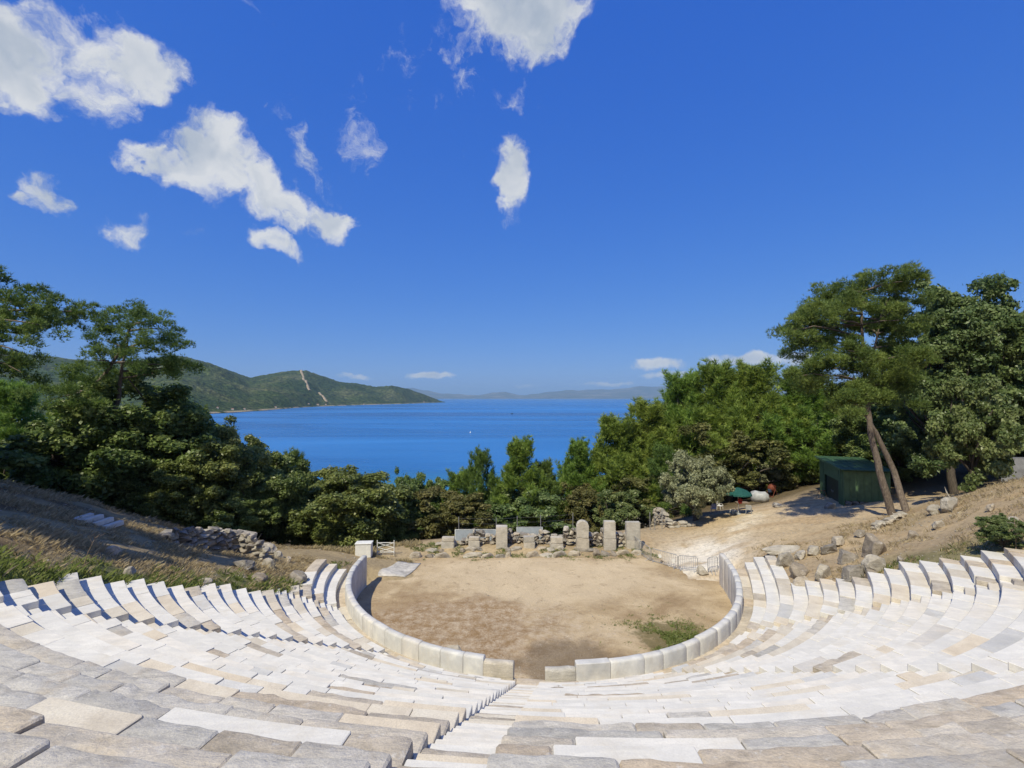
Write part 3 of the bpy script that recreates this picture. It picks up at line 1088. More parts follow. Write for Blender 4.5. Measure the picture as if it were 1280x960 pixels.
WEDGES = [
    ('narrow far left wedge of marble seats beside the left end of the orchestra wall', 62.0, None),
    ('left wedge of white marble seats ending in the green weeds', 34.2, 62.0),
    ('wedge of marble seats just left of the central stairs', 5.3, 34.2),
    ('wedge of marble and grey stone seats just right of the central stairs', -20.3, 5.3),
    ('second wedge of bright marble seats right of the central stairs', -47.3, -20.3),
    ('far right wedge of marble seats below the bank of boulders', None, -47.3),
]
rs = random.Random(5)
nblk = 0
for label, lo, hi in WEDGES:
    mid = ((lo if lo is not None else -66) + (hi if hi is not None else 75)) / 2
    ex, ey = polar(rr(1), mid)
    wedge = empty('seating_wedge', (float(ex), float(ey), WALK_Z), label, 'seating', 'wedges of stone seating')
    for i in range(1, NROWS + 1):
        R0 = rr(i)
        da = math.degrees(AHALF / R0)
        a = (lo + da) if lo is not None else -RIGHT_END[i]
        b = (hi - da) if hi is not None else LEFT_END[i]
        a, b = max(a, -RIGHT_END[i]), min(b, LEFT_END[i])
        if b - a < math.degrees(.35 / R0):
            continue
        ph = a
        end = b
        while ph < end - 1e-6:
            mm = rs.uniform(.75, 2.3) if rs.random() < .75 else rs.uniform(.5, .9)
            if i >= 20:
                mm *= 1.15
            nxt = ph + math.degrees(mm / R0)
            if end - nxt < math.degrees(.55 / R0):
                nxt = end
            gap = math.degrees(.008 / R0)
            st = style_for(i, (ph + nxt) / 2, rs)
            if st == 'marble' and rs.random() < .1:
                st = 'greymarble'
            old = st in ('grey', 'tan')
            jr, jz = (rs.uniform(-.02, .02), rs.uniform(-.012, .006)) if old else (rs.uniform(-.006, .006), rs.uniform(-.005, .005))
            me, c = arc_block(R0 + jr, R0 + TREAD + .10, ph + gap, nxt - gap, zz(i) + jz, .37, st, nblk)
            o = link('stone_block', me, wedge)
            o.location = c + Vector((0, 0, jz)) - wedge.location
            nblk += 1
            ph = nxt

# stairs: two treads to each row
STAIR_LABELS = ['short left stairs at the broken ends of the rows', 'left stone stairs between marble seats, treads partly in shadow', 'central marble stairs leading down to the gap in the orchestra wall',
                'right stone stairs just right of the central stairs', 'far right stone stairs between bright marble seats']
for lab, aph in zip(STAIR_LABELS, AISLES):
    ex, ey = polar(rr(1), aph)
    stairs = empty('stone_stairs', (float(ex), float(ey), WALK_Z), lab, 'stairs', 'stairs between the seating wedges')
    tab = LEFT_END if aph > 0 else RIGHT_END
    for i in range(1, NROWS + 1):
        R0 = rr(i)
        if abs(aph) - math.degrees(AHALF / R0) > tab[i]:
            continue
        for h in (0, 1):
            ra = R0 + h * TREAD / 2
            da = math.degrees((AHALF - .006) / ra)
            u = rs.random()
            st = 'cream' if u < .3 else ('tan' if u < .38 else 'marble')
            me, c = arc_block(ra + rs.uniform(-.01, .01), R0 + (TREAD / 2 + .06 if h == 0 else TREAD + .05), aph - da, aph + da, 0, .30, st, 4000 + nblk, rough=.014)
            o = link('step', me, stairs)
            o.location = Vector((c.x, c.y, zz(i) - (.17 if h == 0 else .004) + rs.uniform(-.006, .006))) - stairs.location
            nblk += 1

# paved walk behind the orchestra wall
walk = empty('walkway', (float(polar(12.5, 0)[0]), float(polar(12.5, 0)[1]), WALK_Z - .3), 'tan paved walkway running behind the orchestra wall', 'walkway')
ph = -93.0
while ph < 89:
    nxt = min(ph + math.degrees(rs.uniform(.9, 2.0) / 12.4), 89)
    if nxt - ph < .8:
        break
    st = 'tan' if rs.random() < .7 else 'cream'
    me, c = arc_block(12.02, 12.80, ph + .03, nxt - .03, WALK_Z, .4, st, 7000 + nblk, rough=.015)
    o = link('paving_slab', me, walk)
    o.location = c + Vector((0, 0, rs.uniform(-.02, .01))) - walk.location
    nblk += 1
    ph = nxt

# orchestra wall
def wpolar(r, ph):
    x, y = polar(r, ph)
    return x - flare(ph) * .5, y


def wall_slab(p0, p1, h, round_top, style, seed, thick=.36):
    rin, rout = 12.24 - thick, 12.24
    n = max(2, int((p1 - p0) * math.pi / 180 * 12 / .3))
    old = style in ('grey', 'tan', 'pierstone')
    b = .10 if round_top else .03
    prof = [(0, 0), (0, h * .5), (0, h - b), (b * .3, h - b * .3), (b, h), (thick - b, h), (thick - b * .3, h - b * .3), (thick, h - b), (thick, h * .6), (thick, 0)]
    cx, cy = [float(v) for v in wpolar(12.05, (p0 + p1) / 2)]
    V, K = [], len(prof)
    eb = .025 / ((p1 - p0) * .21)
    ts = [0, eb] + [k / n for k in range(1, n)] + [1 - eb, 1]
    for q, t in enumerate(ts):
        e = q in (0, len(ts) - 1)
        for a, z in prof:
            r = rin + a + ((.018 if a < thick / 2 else -.018) if e else 0)
            x, y = wpolar(r, p0 + (p1 - p0) * t)
            x, y = float(x) - cx, float(y) - cy
            zz_ = z
            if e and z > h * .7:
                zz_ -= .02
            am = .05 if old else .008
            f = n3(x, y, z, 1.8, seed * 3.1)
            x += f * am * .6
            y += n3(x, y, z, 2.6, seed * 1.9) * am * .6
            if z > h * .8:
                zz_ += f * am * 1.1
                if old:      # shoulders worn away
                    zz_ -= .10 * max(0, abs(t - .5) * 2 - .7) ** 1.5
            V.append((x, y, zz_))
    F = []
    nr = len(ts)
    for q in range(nr - 1):
        for k in range(K - 1):
            F.append((q * K + k, (q + 1) * K + k, (q + 1) * K + k + 1, q * K + k + 1))
    F += [tuple(range(K)), tuple((nr - 1) * K + k for k in range(K))[::-1]]
    me = bpy.data.meshes.new('wall_slab')
    me.from_pydata(V, [], [f[::-1] for f in F])
    bm = bmesh.new()
    bm.from_mesh(me)
    bmesh.ops.recalc_face_normals(bm, faces=bm.faces)
    bm.to_mesh(me)
    bm.free()
    if old or round_top:
        me.polygons.foreach_set('use_smooth', np.ones(len(me.polygons), bool))
    me.materials.append(M[style])
    me.update()
    return me, Vector((cx, cy, 0))


M['wallgrey'] = stone_mat('pale_grey_marble', [(.52, .51, .49), (.64, .63, .605), (.73, .72, .69)], vein=(.42, .43, .45), speck=.12, bump=.25, rough=.65, var=.14, stain=(.42, .37, .30), stain_amt=.35)
for lab, pa, pb in (('curved left half of the pale marble orchestra wall', 8.3, 95.0), ('curved right half of the pale marble orchestra wall', -97.0, 2.2)):
    ex, ey = wpolar(12.05, (pa + pb) / 2)
    wl_ = empty('orchestra_wall', (float(ex), float(ey), 0), lab, 'wall', 'halves of the orchestra wall')
    ph = pa
    k = 0
    while ph < pb - .5:
        w = rs.uniform(4.2, 7.4) if abs(ph) < 50 else rs.uniform(4.4, 5.6)
        if pa > 0 and k == 0:
            w = 6.0
        if pb < 6 and pb - ph < 13 and pb - ph > 7:
            w = pb - ph - 6
        nxt = ph + w
        if pb - nxt < 2.5:
            nxt = pb
        near = min(abs(ph - 8.3), abs(nxt - 2.2)) < .01
        u = rs.random()
        if near:
            st, h = 'pierstone', 2.02 if pa > 0 else 1.86
        elif -34 < ph < 5:
            st, h = ('greymarble' if u < .3 else 'wallgrey' if u < .8 else 'pierstone'), 2.05 + rs.uniform(-.05, .04)
        else:
            st, h = 'wallgrey' if u < .8 else 'greymarble', 2.12 + rs.uniform(-.015, .015)
        me, c = wall_slab(ph + .035, nxt - .035, h, abs(ph) > 14 or st == 'pierstone', st, 300 + k)
        o = link('wall_slab', me, wl_)
        o.location = c - wl_.location
        ph = nxt
        k += 1

# ------------------------------------------------------------------ trees
def tube(path, radii, seg=8, seed=0, wob=.08):
    V, F = [], []
    path = [Vector(q) for q in path]
    for k, q in enumerate(path):
        d = (path[min(k + 1, len(path) - 1)] - path[max(k - 1, 0)]).normalized()
        u = d.orthogonal().normalized()
        if abs(d.z) > .3:
            u = (Vector((1, 0, 0)) - d * d.x).normalized()
        v = d.cross(u)
        for s in range(seg):
            a = 2 * math.pi * s / seg
            r = radii[k] * (1 + wob * n3(q.x + math.cos(a), q.y + math.sin(a), q.z * .7, 1.3, seed))
            V.append(q + (u * math.cos(a) + v * math.sin(a)) * r)
    for k in range(len(path) - 1):
        for s in range(seg):
            s2 = (s + 1) % seg
            F.append((k * seg + s, k * seg + s2, (k + 1) * seg + s2, (k + 1) * seg + s))
    return [tuple(v) for v in V], F


def bend(a, b, n, sag, r):
    a, b = Vector(a), Vector(b)
    L = (b - a).length
    off = Vector((r.uniform(-1, 1), r.uniform(-1, 1), r.uniform(-.3, .8))) * sag * L
    return [a.lerp(b, k / n) + off * math.sin(math.pi * k / n) + Vector((r.uniform(-1, 1), r.uniform(-1, 1), r.uniform(-1, 1))) * .02 * L * (0 < k < n) for k in range(n + 1)]


class Geo:
    def __init__(s):
        s.V, s.F = [], []

    def add(s, V, F):
        o = len(s.V)
        s.V += V
        s.F += [tuple(i + o for i in f) for f in F]

    def limb(s, path, r0, r1, seg=7, seed=0):
        n = len(path)
        s.add(*tube(path, [r0 + (r1 - r0) * k / (n - 1) for k in range(n)], seg, seed))

    def mesh(s, name, mat, smooth=True):
        me = bpy.data.meshes.new(name)
        me.from_pydata(s.V, [], s.F)
        if smooth:
            me.polygons.foreach_set('use_smooth', np.ones(len(me.polygons), bool))
        me.materials.append(mat)
        me.update()
        return me


def unit(r, n):
    v = r.normal(size=(n, 3))
    return v / np.linalg.norm(v, axis=1, keepdims=True)


def leaf_cards(r, P, N, size, tone, aspect=.55, fold=.25):
    """pointed leaf faces at P, lying roughly across N"""
    n = len(P)
    T = unit(r, n)
    T = T - N * (T * N).sum(1, keepdims=True) * .75
    T /= np.linalg.norm(T, axis=1, keepdims=True)
    B = np.cross(N, T)
    B /= np.linalg.norm(B, axis=1, keepdims=True) + 1e-9
    s = (size * r.uniform(.5, 1.55, n))[:, None]
    V = np.empty((n, 4, 3))
    V[:, 0] = P - T * s * .5
    V[:, 1] = P + B * s * aspect * .5 + N * s * fold * .3
    V[:, 2] = P + T * s * .5
    V[:, 3] = P - B * s * aspect * .5 + N * s * fold * .3
    F = np.arange(n * 4).reshape(n, 4)
    return V.reshape(-1, 3), F, np.repeat(tone, 4)


def needle_tufts(r, P, Dn, length, width, tone, k=7, spread=.85):
    """sprays of needles: k thin triangles from every point"""
    n = len(P)
    D = np.repeat(Dn, k, 0) + unit(r, n * k) * spread
    D /= np.linalg.norm(D, axis=1, keepdims=True)
    S = np.cross(D, unit(r, n * k))
    S /= np.linalg.norm(S, axis=1, keepdims=True) + 1e-9
    L = (length * r.uniform(.6, 1.25, n * k))[:, None]
    Q = np.repeat(P, k, 0)
    V = np.empty((n * k, 3, 3))
    V[:, 0] = Q - S * width * .5
    V[:, 1] = Q + S * width * .5
    V[:, 2] = Q + D * L
    return V.reshape(-1, 3), np.arange(n * k * 3).reshape(-1, 3), np.repeat(np.clip(np.repeat(tone, k) + r.normal(0, .1, n * k), 0, 1), 3)


def clump_points(r, C, rad, per, shell=.55, up=.25, squash=.8):
    """points through each clump: lopsided, ragged at the rim, denser on top"""
    P, N, T = [], [], []
    for c, q in zip(C, rad):
        n = max(4, int(per * q * q))
        u = unit(r, n)
        u[:, 2] = np.where((u[:, 2] < -.35) & (r.random(n) < .6), -u[:, 2], u[:, 2])
        rr_ = q * (shell + (1.0 - shell) * r.random(n) ** .6)
        rr_ = np.where(r.random(n) < .16, rr_ * r.uniform(1.05, 1.5, n), rr_)
        ax = r.uniform(.72, 1.3, 3) * np.array([1, 1, squash])
        P.append(np.asarray(c) + u * rr_[:, None] * ax)
        nn = u * .7 + unit(r, n) * .8 + np.array([0, 0, up])
        N.append(nn / np.linalg.norm(nn, axis=1, keepdims=True))
        T.append(np.full(n, r.uniform(.2, .72)) + r.normal(0, .18, n))
    return np.concatenate(P), np.concatenate(N), np.clip(np.concatenate(T), 0, 1)


def broad_crown(seed, rx, rz, cz, nclump, per, leaf, low=-.55, crad=(.15, .30), squash=.85, fill=.2):
    r = np.random.default_rng(seed)
    C, Q = [], []
    while len(C) < nclump:
        u = unit(r, 1)[0]
        if u[2] < low:
            continue
        ir = 1 + .20 * math.sin(u[0] * 3.1 + seed) + .16 * math.sin(u[1] * 4.3 + seed * 2) + .12 * math.sin(u[2] * 5 + seed * 3)
        k = r.uniform(.62, .92) * ir if r.random() > fill else r.uniform(.2, .6)
        C.append((u[0] * rx * k, u[1] * rx * k, cz + u[2] * rz * k))
        Q.append(r.uniform(*crad) * rx)
    sc, sq = [], []
    for c, q in zip(C, Q):
        for k in range(4):
            o = unit(r, 1)[0] * q * r.uniform(.35, .95)
            sc.append((c[0] + o[0], c[1] + o[1], c[2] + o[2] * .9))
            sq.append(q * r.uniform(.32, .62))
    P, N, T = clump_points(r, sc, sq, per, shell=.3, squash=squash)
    keep = P[:, 2] > .05
    P, N, T = P[keep], N[keep], T[keep]
    V, F, tone = leaf_cards(r, P, N, leaf, T)
    return V, F, tone, C


def tree_proto(kind, seed):
    """returns crown mesh, trunk mesh, height, width"""
    r = random.Random(seed)
    nr = np.random.default_rng(seed + 50)
    g_ = Geo()
    if kind in ('oak', 'tall', 'olive', 'bush', 'brown'):
        spec = dict(oak=(4.6, 4.2, 4.6, 140, 1120, .21, 'oak', -.95), tall=(4.6, 8.0, 9.6, 200, 920, .24, 'oak2', -.9), olive=(3.6, 2.9, 3.6, 78, 1500, .19, 'olive', -.75),
                    bush=(2.6, 2.7, 2.5, 60, 2200, .17, 'oak2', -.95), brown=(4.0, 3.6, 3.9, 76, 850, .22, 'brownleaf', -.95))[kind]
        rx, rz, cz, nc, per, leaf, mat, low = spec
        V, F, tone, C = broad_crown(seed, rx, rz, cz, nc, per, leaf, low)
        crown = mesh_np(kind + '_crown', V, F, attrs={'tone': tone})
        crown.materials.append(M[mat])
        h = float(np.quantile(V[:, 2], .999))
        w = float(np.quantile(V[:, 0], .998) - np.quantile(V[:, 0], .002))
        tr = .26 if kind != 'bush' else .12
        fork = cz * .35
        g_.limb(bend((0, 0, -.6), (r.uniform(-.3, .3), r.uniform(-.3, .3), fork), 4, .06, r), tr * 1.35, tr, 9, seed)
        for c in C[::4]:
            g_.limb(bend((0, 0, fork * .9), c, 4, .12, r), tr * .55, .03, 5, seed)
        return crown, g_.mesh(kind + '_trunk', M['darkbark']), h, w
    # young pine: a full, uneven crown of upturned shoots round a straight leader
    H, W = 11.0, 6.4
    C, Q = [], []
    g_.limb(bend((0, 0, -.8), (.1, 0, H * .95), 8, .01, r), .20, .03, 8, seed)
    nb = 165 if kind == 'pine' else 120
    for k in range(nb):
        t = r.random() ** .85
        if kind == 'pine':
            prof = (.30 + .70 * math.sin(min(1, (t + .18) * 1.15) * math.pi) ** .8) * (1 if t < .8 else .85)
        else:
            prof = (1 - t) ** .62 + .10
        a = r.uniform(0, 6.283)
        lump = 1 + .28 * math.sin(3 * a + t * 7 + seed) + .2 * math.sin(5 * a - t * 13 + seed * 2)
        l = W / 2 * prof * lump * r.uniform(.45, 1.0) ** .6
        z = H * (.08 + .90 * t) + r.uniform(-.2, .3)
        c = (math.cos(a) * l, math.sin(a) * l, z)
        C.append(c)
        Q.append(r.uniform(.42, .80) * (1.05 - .4 * t))
        if k % 2 == 0:
            g_.limb([(0, 0, max(.3, z - l * .35)), (c[0] * .5, c[1] * .5, z - l * .12 - .05), c], .045, .012, 4, seed)
    outer = sorted(range(len(C)), key=lambda k: -(math.hypot(C[k][0], C[k][1]) / (W / 2) + .8 * C[k][2] / H))[:95]
    for k in outer:           # upturned shoots give the crown its ragged rim
        c = C[k]
        l = math.hypot(c[0], c[1]) + .01
        dx_, dy_ = c[0] / l * .45 + r.uniform(-.2, .2), c[1] / l * .45 + r.uniform(-.2, .2)
        n_ = r.randint(3, 6)
        for q in range(n_):
            f = Q[k] * .7 + q * .19
            C.append((c[0] + dx_ * f, c[1] + dy_ * f, c[2] + f))
            Q.append(.30 - .035 * q)
    for k in range(7):
        C.append((r.uniform(-.5, .5), r.uniform(-.5, .5), H - r.uniform(-.3, 1.1)))
        Q.append(r.uniform(.22, .4))
    P, N, T = clump_points(nr, C, Q, 200, shell=.3, squash=.95)
    N[:, 2] = np.abs(N[:, 2]) * .6 + .75
    N /= np.linalg.norm(N, axis=1, keepdims=True)
    V, F, tone = needle_tufts(nr, P, N, .40, .042, T, 6, .5)
    crown = mesh_np('young_pine_crown', V, F, attrs={'tone': tone})
    crown.materials.append(M['pine' if kind == 'pine' else 'pinedark'])
    return crown, g_.mesh('young_pine_trunk', M['bark']), H + .3, W + .6


PROTO = {}
for kind, seeds in (('oak', (1, 2)), ('tall', (4,)), ('olive', (5,)), ('bush', (6, 7)), ('brown', (8,)), ('pine', (9, 10)), ('fir', (12,))):
    PROTO[kind] = [tree_proto(kind, s) for s in seeds]
NAMES = dict(oak='oak_tree', tall='broadleaf_tree', olive='olive_tree', bush='leafy_bush', brown='browning_tree', pine='pine_tree', fir='fir_tree')


def plant(kind, var, px, d, top, wpx, label, group, base=None, mat=None):
    """a tree standing at bearing px, d metres out, its top and width as seen"""
    crown, trunk, h, w = PROTO[kind][var]
    X = (px - 640) / FPX * d / math.cos(PITCH)
    zb = gz1(X, d) if base is None else base
    zt = at_d(px, top, d).z
    sz = max(.2, (zt - zb) / h)
    sx = wpx / FPX * d / w
    t = empty(NAMES[kind], (X, d, zb), label, 'tree' if kind != 'bush' else 'bush', group, rz=rnd.uniform(0, 6.28))
    t.scale = (sx, sx, sz)
    link('trunk', trunk, t)
    link('crown', crown, t)
    return t


LW, RW, MW = 'trees on the left slope', 'trees right of the bay view', 'trees below the stage'
for a in [
    ('oak', 0, 165, 41, 464, 205, 'large dense round oak on the left slope below the tall pine', LW),
    ('oak', 1, 262, 43, 530, 130, 'very dark oak just right of the large round oak', LW),
    ('oak', 1, 330, 45, 556, 110, 'dark oak above the ruined rubble wall', LW),
    ('fir', 0, 368, 56, 568, 60, 'small dark conifer peeking between two dark oaks on the left', LW),
    ('oak', 0, 300, 41, 606, 90, 'low dark oak crowding the back of the rubble wall', LW),
    ('oak', 1, 205, 40, 560, 110, 'shaded oak in front of the large round oak', LW),
    ('pine', 0, 18, 50, 486, 130, 'light green pine at the left edge under the overhanging boughs', LW),
    ('pine', 1, 85, 47, 512, 110, 'light green young pine left of the large round oak', LW),
    ('oak', 1, 20, 44, 548, 120, 'dark low oak at the left edge of the grass slope', LW),
    ('oak', 1, 105, 44, 560, 90, 'dark oak at the top of the shaded grass slope', LW),
    ('oak', 1, 438, 50, 580, 150, 'broad rounded yellow green oak left of the bay view', MW),
    ('brown', 0, 405, 54, 600, 110, 'browning tree tucked behind the broad rounded oak', MW),
    ('oak', 0, 488, 53, 606, 80, 'dark oak behind the white plinth', MW),
    ('oak', 1, 528, 58, 590, 70, 'small round oak at the left of the sea gap', MW),
    ('brown', 0, 560, 54, 612, 100, 'reddish browning tree behind the stage ruins', MW),
    ('bush', 0, 652, 55, 609, 110, 'rounded pale green bush behind the grey sheet panels', MW),
    ('fir', 0, 602, 57, 567, 62, 'slim dark fir standing in front of the sea', MW),
    ('pine', 0, 650, 56, 555, 92, 'widest fluffy young pine silhouetted against the sea', MW),
    ('fir', 0, 678, 58, 580, 64, 'low fir at the right foot of the widest young pine', MW),
    ('pine', 1, 576, 58, 594, 84, 'yellow green young pine beside the slim fir', MW),
    ('oak', 1, 606, 60, 616, 70, 'low oak filling the gap behind the tall stage pier', MW),
    ('pine', 0, 722, 62, 556, 80, 'slender light pine at the right of the sea gap', RW),
    ('brown', 0, 722, 58, 606, 76, 'brownish low tree behind the standing slabs', RW),
    ('pine', 1, 768, 64, 527, 110, 'bright green pine right of the slender one', RW),
    ('pine', 0, 808, 66, 508, 115, 'yellow green pine rising behind the left side of the olive', RW),
    ('bush', 1, 770, 54, 612, 66, 'bright green bush behind the last standing slab', RW),
    ('brown', 0, 795, 60, 590, 80, 'browning tree between the pines and the olive', RW),
    ('pine', 1, 852, 68, 474, 125, 'tall pine crowning the right wood next to the sea', RW),
    ('pine', 0, 898, 66, 462, 130, 'tall wide pine directly above the olive', RW),
    ('pine', 1, 948, 64, 462, 135, 'bright yellow green pine in the middle of the right wood', RW),
    ('pine', 0, 1000, 62, 470, 125, 'pine half hidden behind the tall leaning pine', RW),
    ('brown', 0, 905, 62, 530, 110, 'browning tree in the shade above the olive', RW),
    ('oak', 1, 985, 64, 540, 100, 'dark oak behind the workers yard', RW),
    ('oak', 0, 1055, 62, 520, 110, 'dark oak behind the green hut', RW),
    ('pine', 0, 845, 82, 500, 90, 'pine filling the wood behind the tall pine next to the sea', RW),
    ('oak', 0, 890, 80, 490, 120, 'dark oak deep in the right wood left of centre', RW),
    ('pine', 1, 925, 82, 474, 100, 'pine deep in the middle of the right wood', RW),
    ('oak', 1, 965, 78, 486, 120, 'dark oak deep in the right wood right of centre', RW),
    ('pine', 0, 1010, 78, 476, 100, 'pine deep in the wood left of the leaning pine', RW),
    ('oak', 1, 1050, 74, 480, 120, 'dark oak deep in the wood behind the leaning pine', RW),
    ('oak', 0, 1110, 70, 470, 120, 'dark oak between the leaning pine and the tall broadleaf', RW),
    ('oak', 1, 60, 60, 520, 140, 'dark oak far back on the left behind the light pines', LW),
    ('oak', 1, 130, 58, 500, 130, 'dark oak behind the large round oak', LW),
    ('fir', 0, 830, 58, 560, 66, 'dark fir just behind the left of the olive', RW),
    ('olive', 0, 866, 48, 566, 88, 'grey green rounded olive tree beside the green parasol', 'olive trees by the yard'),
    ('olive', 0, 950, 62, 566, 74, 'grey green olive tree behind the yard', 'olive trees by the yard'),
    ('tall', 0, 1190, 43, 350, 160, 'very tall dense broadleaf tree right of the leaning pine', RW),
    ('tall', 0, 1292, 41, 372, 120, 'tall dark broadleaf tree cut by the right edge', RW),
    ('bush', 1, 1212, 33.5, 474, 96, 'tall pale leafy shrub on the bank right of the hut', RW),
    ('oak', 1, 1120, 52, 500, 110, 'dark oak behind the leaning trunks', RW),
    ('oak', 0, 1270, 48, 470, 110, 'dark oak behind the tall shrub at the right edge', RW),
]:
    plant(*a)

bq = ghit(1254, 686)
crown, trunk, h, w = PROTO['bush'][0]
t = empty('leafy_bush', bq, 'small green bush on the dry bank at the right', 'bush', RW)
t.scale = (.36, .36, .26)
link('trunk', trunk, t)
link('crown', crown, t)

# ---- individual pines, built pad by pad
def pad_pine(name, label, group, d, base_px, trunks, pads, prad, mat, seed, per=95, needle=.26, width=.034, depth=2.6):
    r = random.Random(seed)
    nr = np.random.default_rng(seed)
    b = Vector(base_px)
    t = empty(name, b, label, 'tree', group)
    g_ = Geo()
    ends = []
    for path, r0, r1 in trunks:
        pts = [Vector(q) - b for q in path]
        fine = []
        for k in range(len(pts) - 1):
            for s in range(4):
                fine.append(pts[k].lerp(pts[k + 1], s / 4) + Vector((r.uniform(-1, 1), r.uniform(-1, 1), 0)) * .03)
        fine.append(pts[-1])
        g_.limb(fine, r0, r1, 11, seed)
        ends += fine[len(fine) // 2:]
    C, Q = [], []
    for (px, py) in pads:
        dd = d + r.uniform(-depth, depth)
        c = at_d(px, py, dd) - b
        a = min(ends, key=lambda e: (e - c).length + max(0, e.z - c.z) * 1.5)
        g_.limb(bend(a, c, 5, .10, r), .10, .022, 5, seed)
        for q in range(7):
            C.append(tuple(c + Vector((r.uniform(-1, 1) * .95, r.uniform(-1, 1) * 1.1, r.uniform(-.6, .75))) * prad))
            Q.append(prad * r.uniform(.32, .62))
    P, N, T = clump_points(nr, C, Q, per, shell=.2, squash=.85)
    N[:, 2] = np.abs(N[:, 2]) * .6 + .5
    N /= np.linalg.norm(N, axis=1, keepdims=True)
    V, F, tone = needle_tufts(nr, P, N, needle, width, T, 7, .75)
    link('trunk', g_.mesh('pine_trunk', M['bark']), t)
    cm = mesh_np('pine_crown', V, F, attrs={'tone': tone})
    cm.materials.append(M[mat])
    link('crown', cm, t)
    return t


def P_(px, py, d):
    return at_d(px, py, d)


b1, b2 = ghit(1117, 643), ghit(1134, 640)
DB = b1.y
pads = [(1110, 353), (1078, 357), (1050, 362), (1030, 372), (1128, 352), (1135, 372), (1010, 396), (1000, 410), (1030, 398), (1060, 385), (1090, 378), (1115, 382), (1022, 422), (1048, 412), (1075, 408), (1100, 404),
        (1125, 400), (1035, 445), (1060, 438), (1090, 435), (1118, 432), (1015, 462), (1040, 468), (1070, 462), (1100, 458), (1125, 460), (1000, 470), (1050, 490), (1085, 485), (1020, 485), (1110, 485), (1005, 440), (1140, 415), (988, 412), (1145, 445), (1140, 475), (1060, 505), (1120, 500), (1090, 460)]
pad_pine('pine_tree', 'tall pine with two leaning bare trunks beside the green hut', RW, DB + .5, b1,
         [([b1 - Vector((0, 0, .4)), P_(1100, 590, DB), P_(1088, 540, DB + .2), P_(1082, 480, DB + .4), P_(1078, 420, DB + .5), P_(1076, 365, DB + .5)], .28, .06),
          ([b2 - Vector((0, 0, .4)), P_(1118, 590, DB + .5), P_(1098, 548, DB + .6), P_(1084, 520, DB + .5), P_(1088, 470, DB + .9), P_(1100, 400, DB + 1)], .25, .05)],
         pads + [(px + 6, py + 12) for px, py in pads[::3]], 1.2, 'pinedark', 31, per=340)
bl = ghit(62, 604)
DL = 38.0
bl = Vector((at_d(62, 600, DL).x, DL, gz1(at_d(62, 600, DL).x, DL)))
pads = [(165, 399), (148, 408), (185, 404), (205, 412), (132, 425), (160, 428), (190, 428), (210, 432), (118, 450), (98, 466), (142, 452), (178, 452), (212, 455), (230, 463), (80, 488), (62, 500), (120, 476), (150, 470), (196, 466), (100, 500)]
pad_pine('pine_tree', 'tall spreading pine leaning over the large round oak on the left', LW, DL, bl,
         [([bl - Vector((0, 0, .4)), P_(74, 541, DL), P_(97, 509, DL), P_(130, 470, DL), P_(150, 440, DL + .3), P_(165, 405, DL + .5)], .30, .05),
          ([P_(125, 560, DL + 1.2), P_(148, 500, DL + 1), P_(152, 464, DL + .8), P_(160, 425, DL + .6)], .22, .06)],
         pads, 1.15, 'pinedark', 32, per=260)
DO = 27.0
xb = at_d(-95, 560, DO).x
bo = Vector((xb, DO, gz1(xb, DO)))
pads = [(4, 350), (22, 368), (45, 378), (68, 384), (90, 389), (12, 394), (38, 404), (60, 408), (76, 400), (5, 424), (24, 440), (2, 455), (28, 466), (-25, 380), (-50, 420), (-30, 360), (-60, 370), (-90, 390), (-20, 440), (-70, 440), (-45, 470), (14, 410), (10, 445), (-110, 420), (-120, 460), (-100, 350)]
pad_pine('pine_tree', 'pine reaching its boughs in from the left edge against the sky', LW, DO, bo,
         [([bo - Vector((0, 0, .4)), P_(-85, 500, DO), P_(-70, 440, DO), P_(-60, 390, DO), P_(-50, 340, DO)], .32, .07)],
         pads, .85, 'pinedark', 33, per=300, depth=1.8)
# unseen pine added up the slope behind the viewer to shade the nearest rows
bx, by = -9.0, -14.4
bb = Vector((bx, by, gz1(bx, by)))
pb = []
t = empty('pine_tree', bb, 'unseen pine added on the slope above the top rows to cast shade', 'tree')
g_ = Geo()
g_.limb(bend((0, 0, -.4), (0.3, .2, 13), 6, .02, rnd), .28, .05, 9, 3)
nrg = np.random.default_rng(77)
C = [(nrg.uniform(-1, 1) * 1.6, nrg.uniform(-1, 1) * 1.5, 10.8 + nrg.uniform(0, 2.4)) for k in range(26)]
for c in C[::2]:
    g_.limb(bend((0, 0, 9.0), c, 4, .1, rnd), .08, .02, 5, 4)
P, N, T = clump_points(nrg, C, [nrg.uniform(.5, .9) for k in C], 130, shell=.2, squash=.6)
V, F, tone = needle_tufts(nrg, P, N, .26, .04, T, 7, .75)
link('trunk', g_.mesh('pine_trunk', M['bark']), t)
cm = mesh_np('pine_crown', V, F, attrs={'tone': tone})
cm.materials.append(M['pinedark'])
link('crown', cm, t)

# oaks up the left slope, beside the view, that shade the grass
for k, (x, y, sc, lab) in enumerate(((-31.5, 14.0, 1.5, 'oak beside the view on the left slope, nearest the seats'), (-37.5, 21, 1.6, 'oak beside the view on the left slope, middle one'), (-43, 27, 1.4, 'oak beside the view on the left slope, farthest one'), (-28, 10.0, 1.4, 'oak beside the view on the left slope, highest one'))):
    crown, trunk, h, w = PROTO['oak'][k % 2]
    t = empty('oak_tree', (x, y, gz1(x, y)), lab, 'tree', LW, rz=k)
    t.scale = (sc, sc, sc)
    link('trunk', trunk, t)
    link('crown', crown, t)

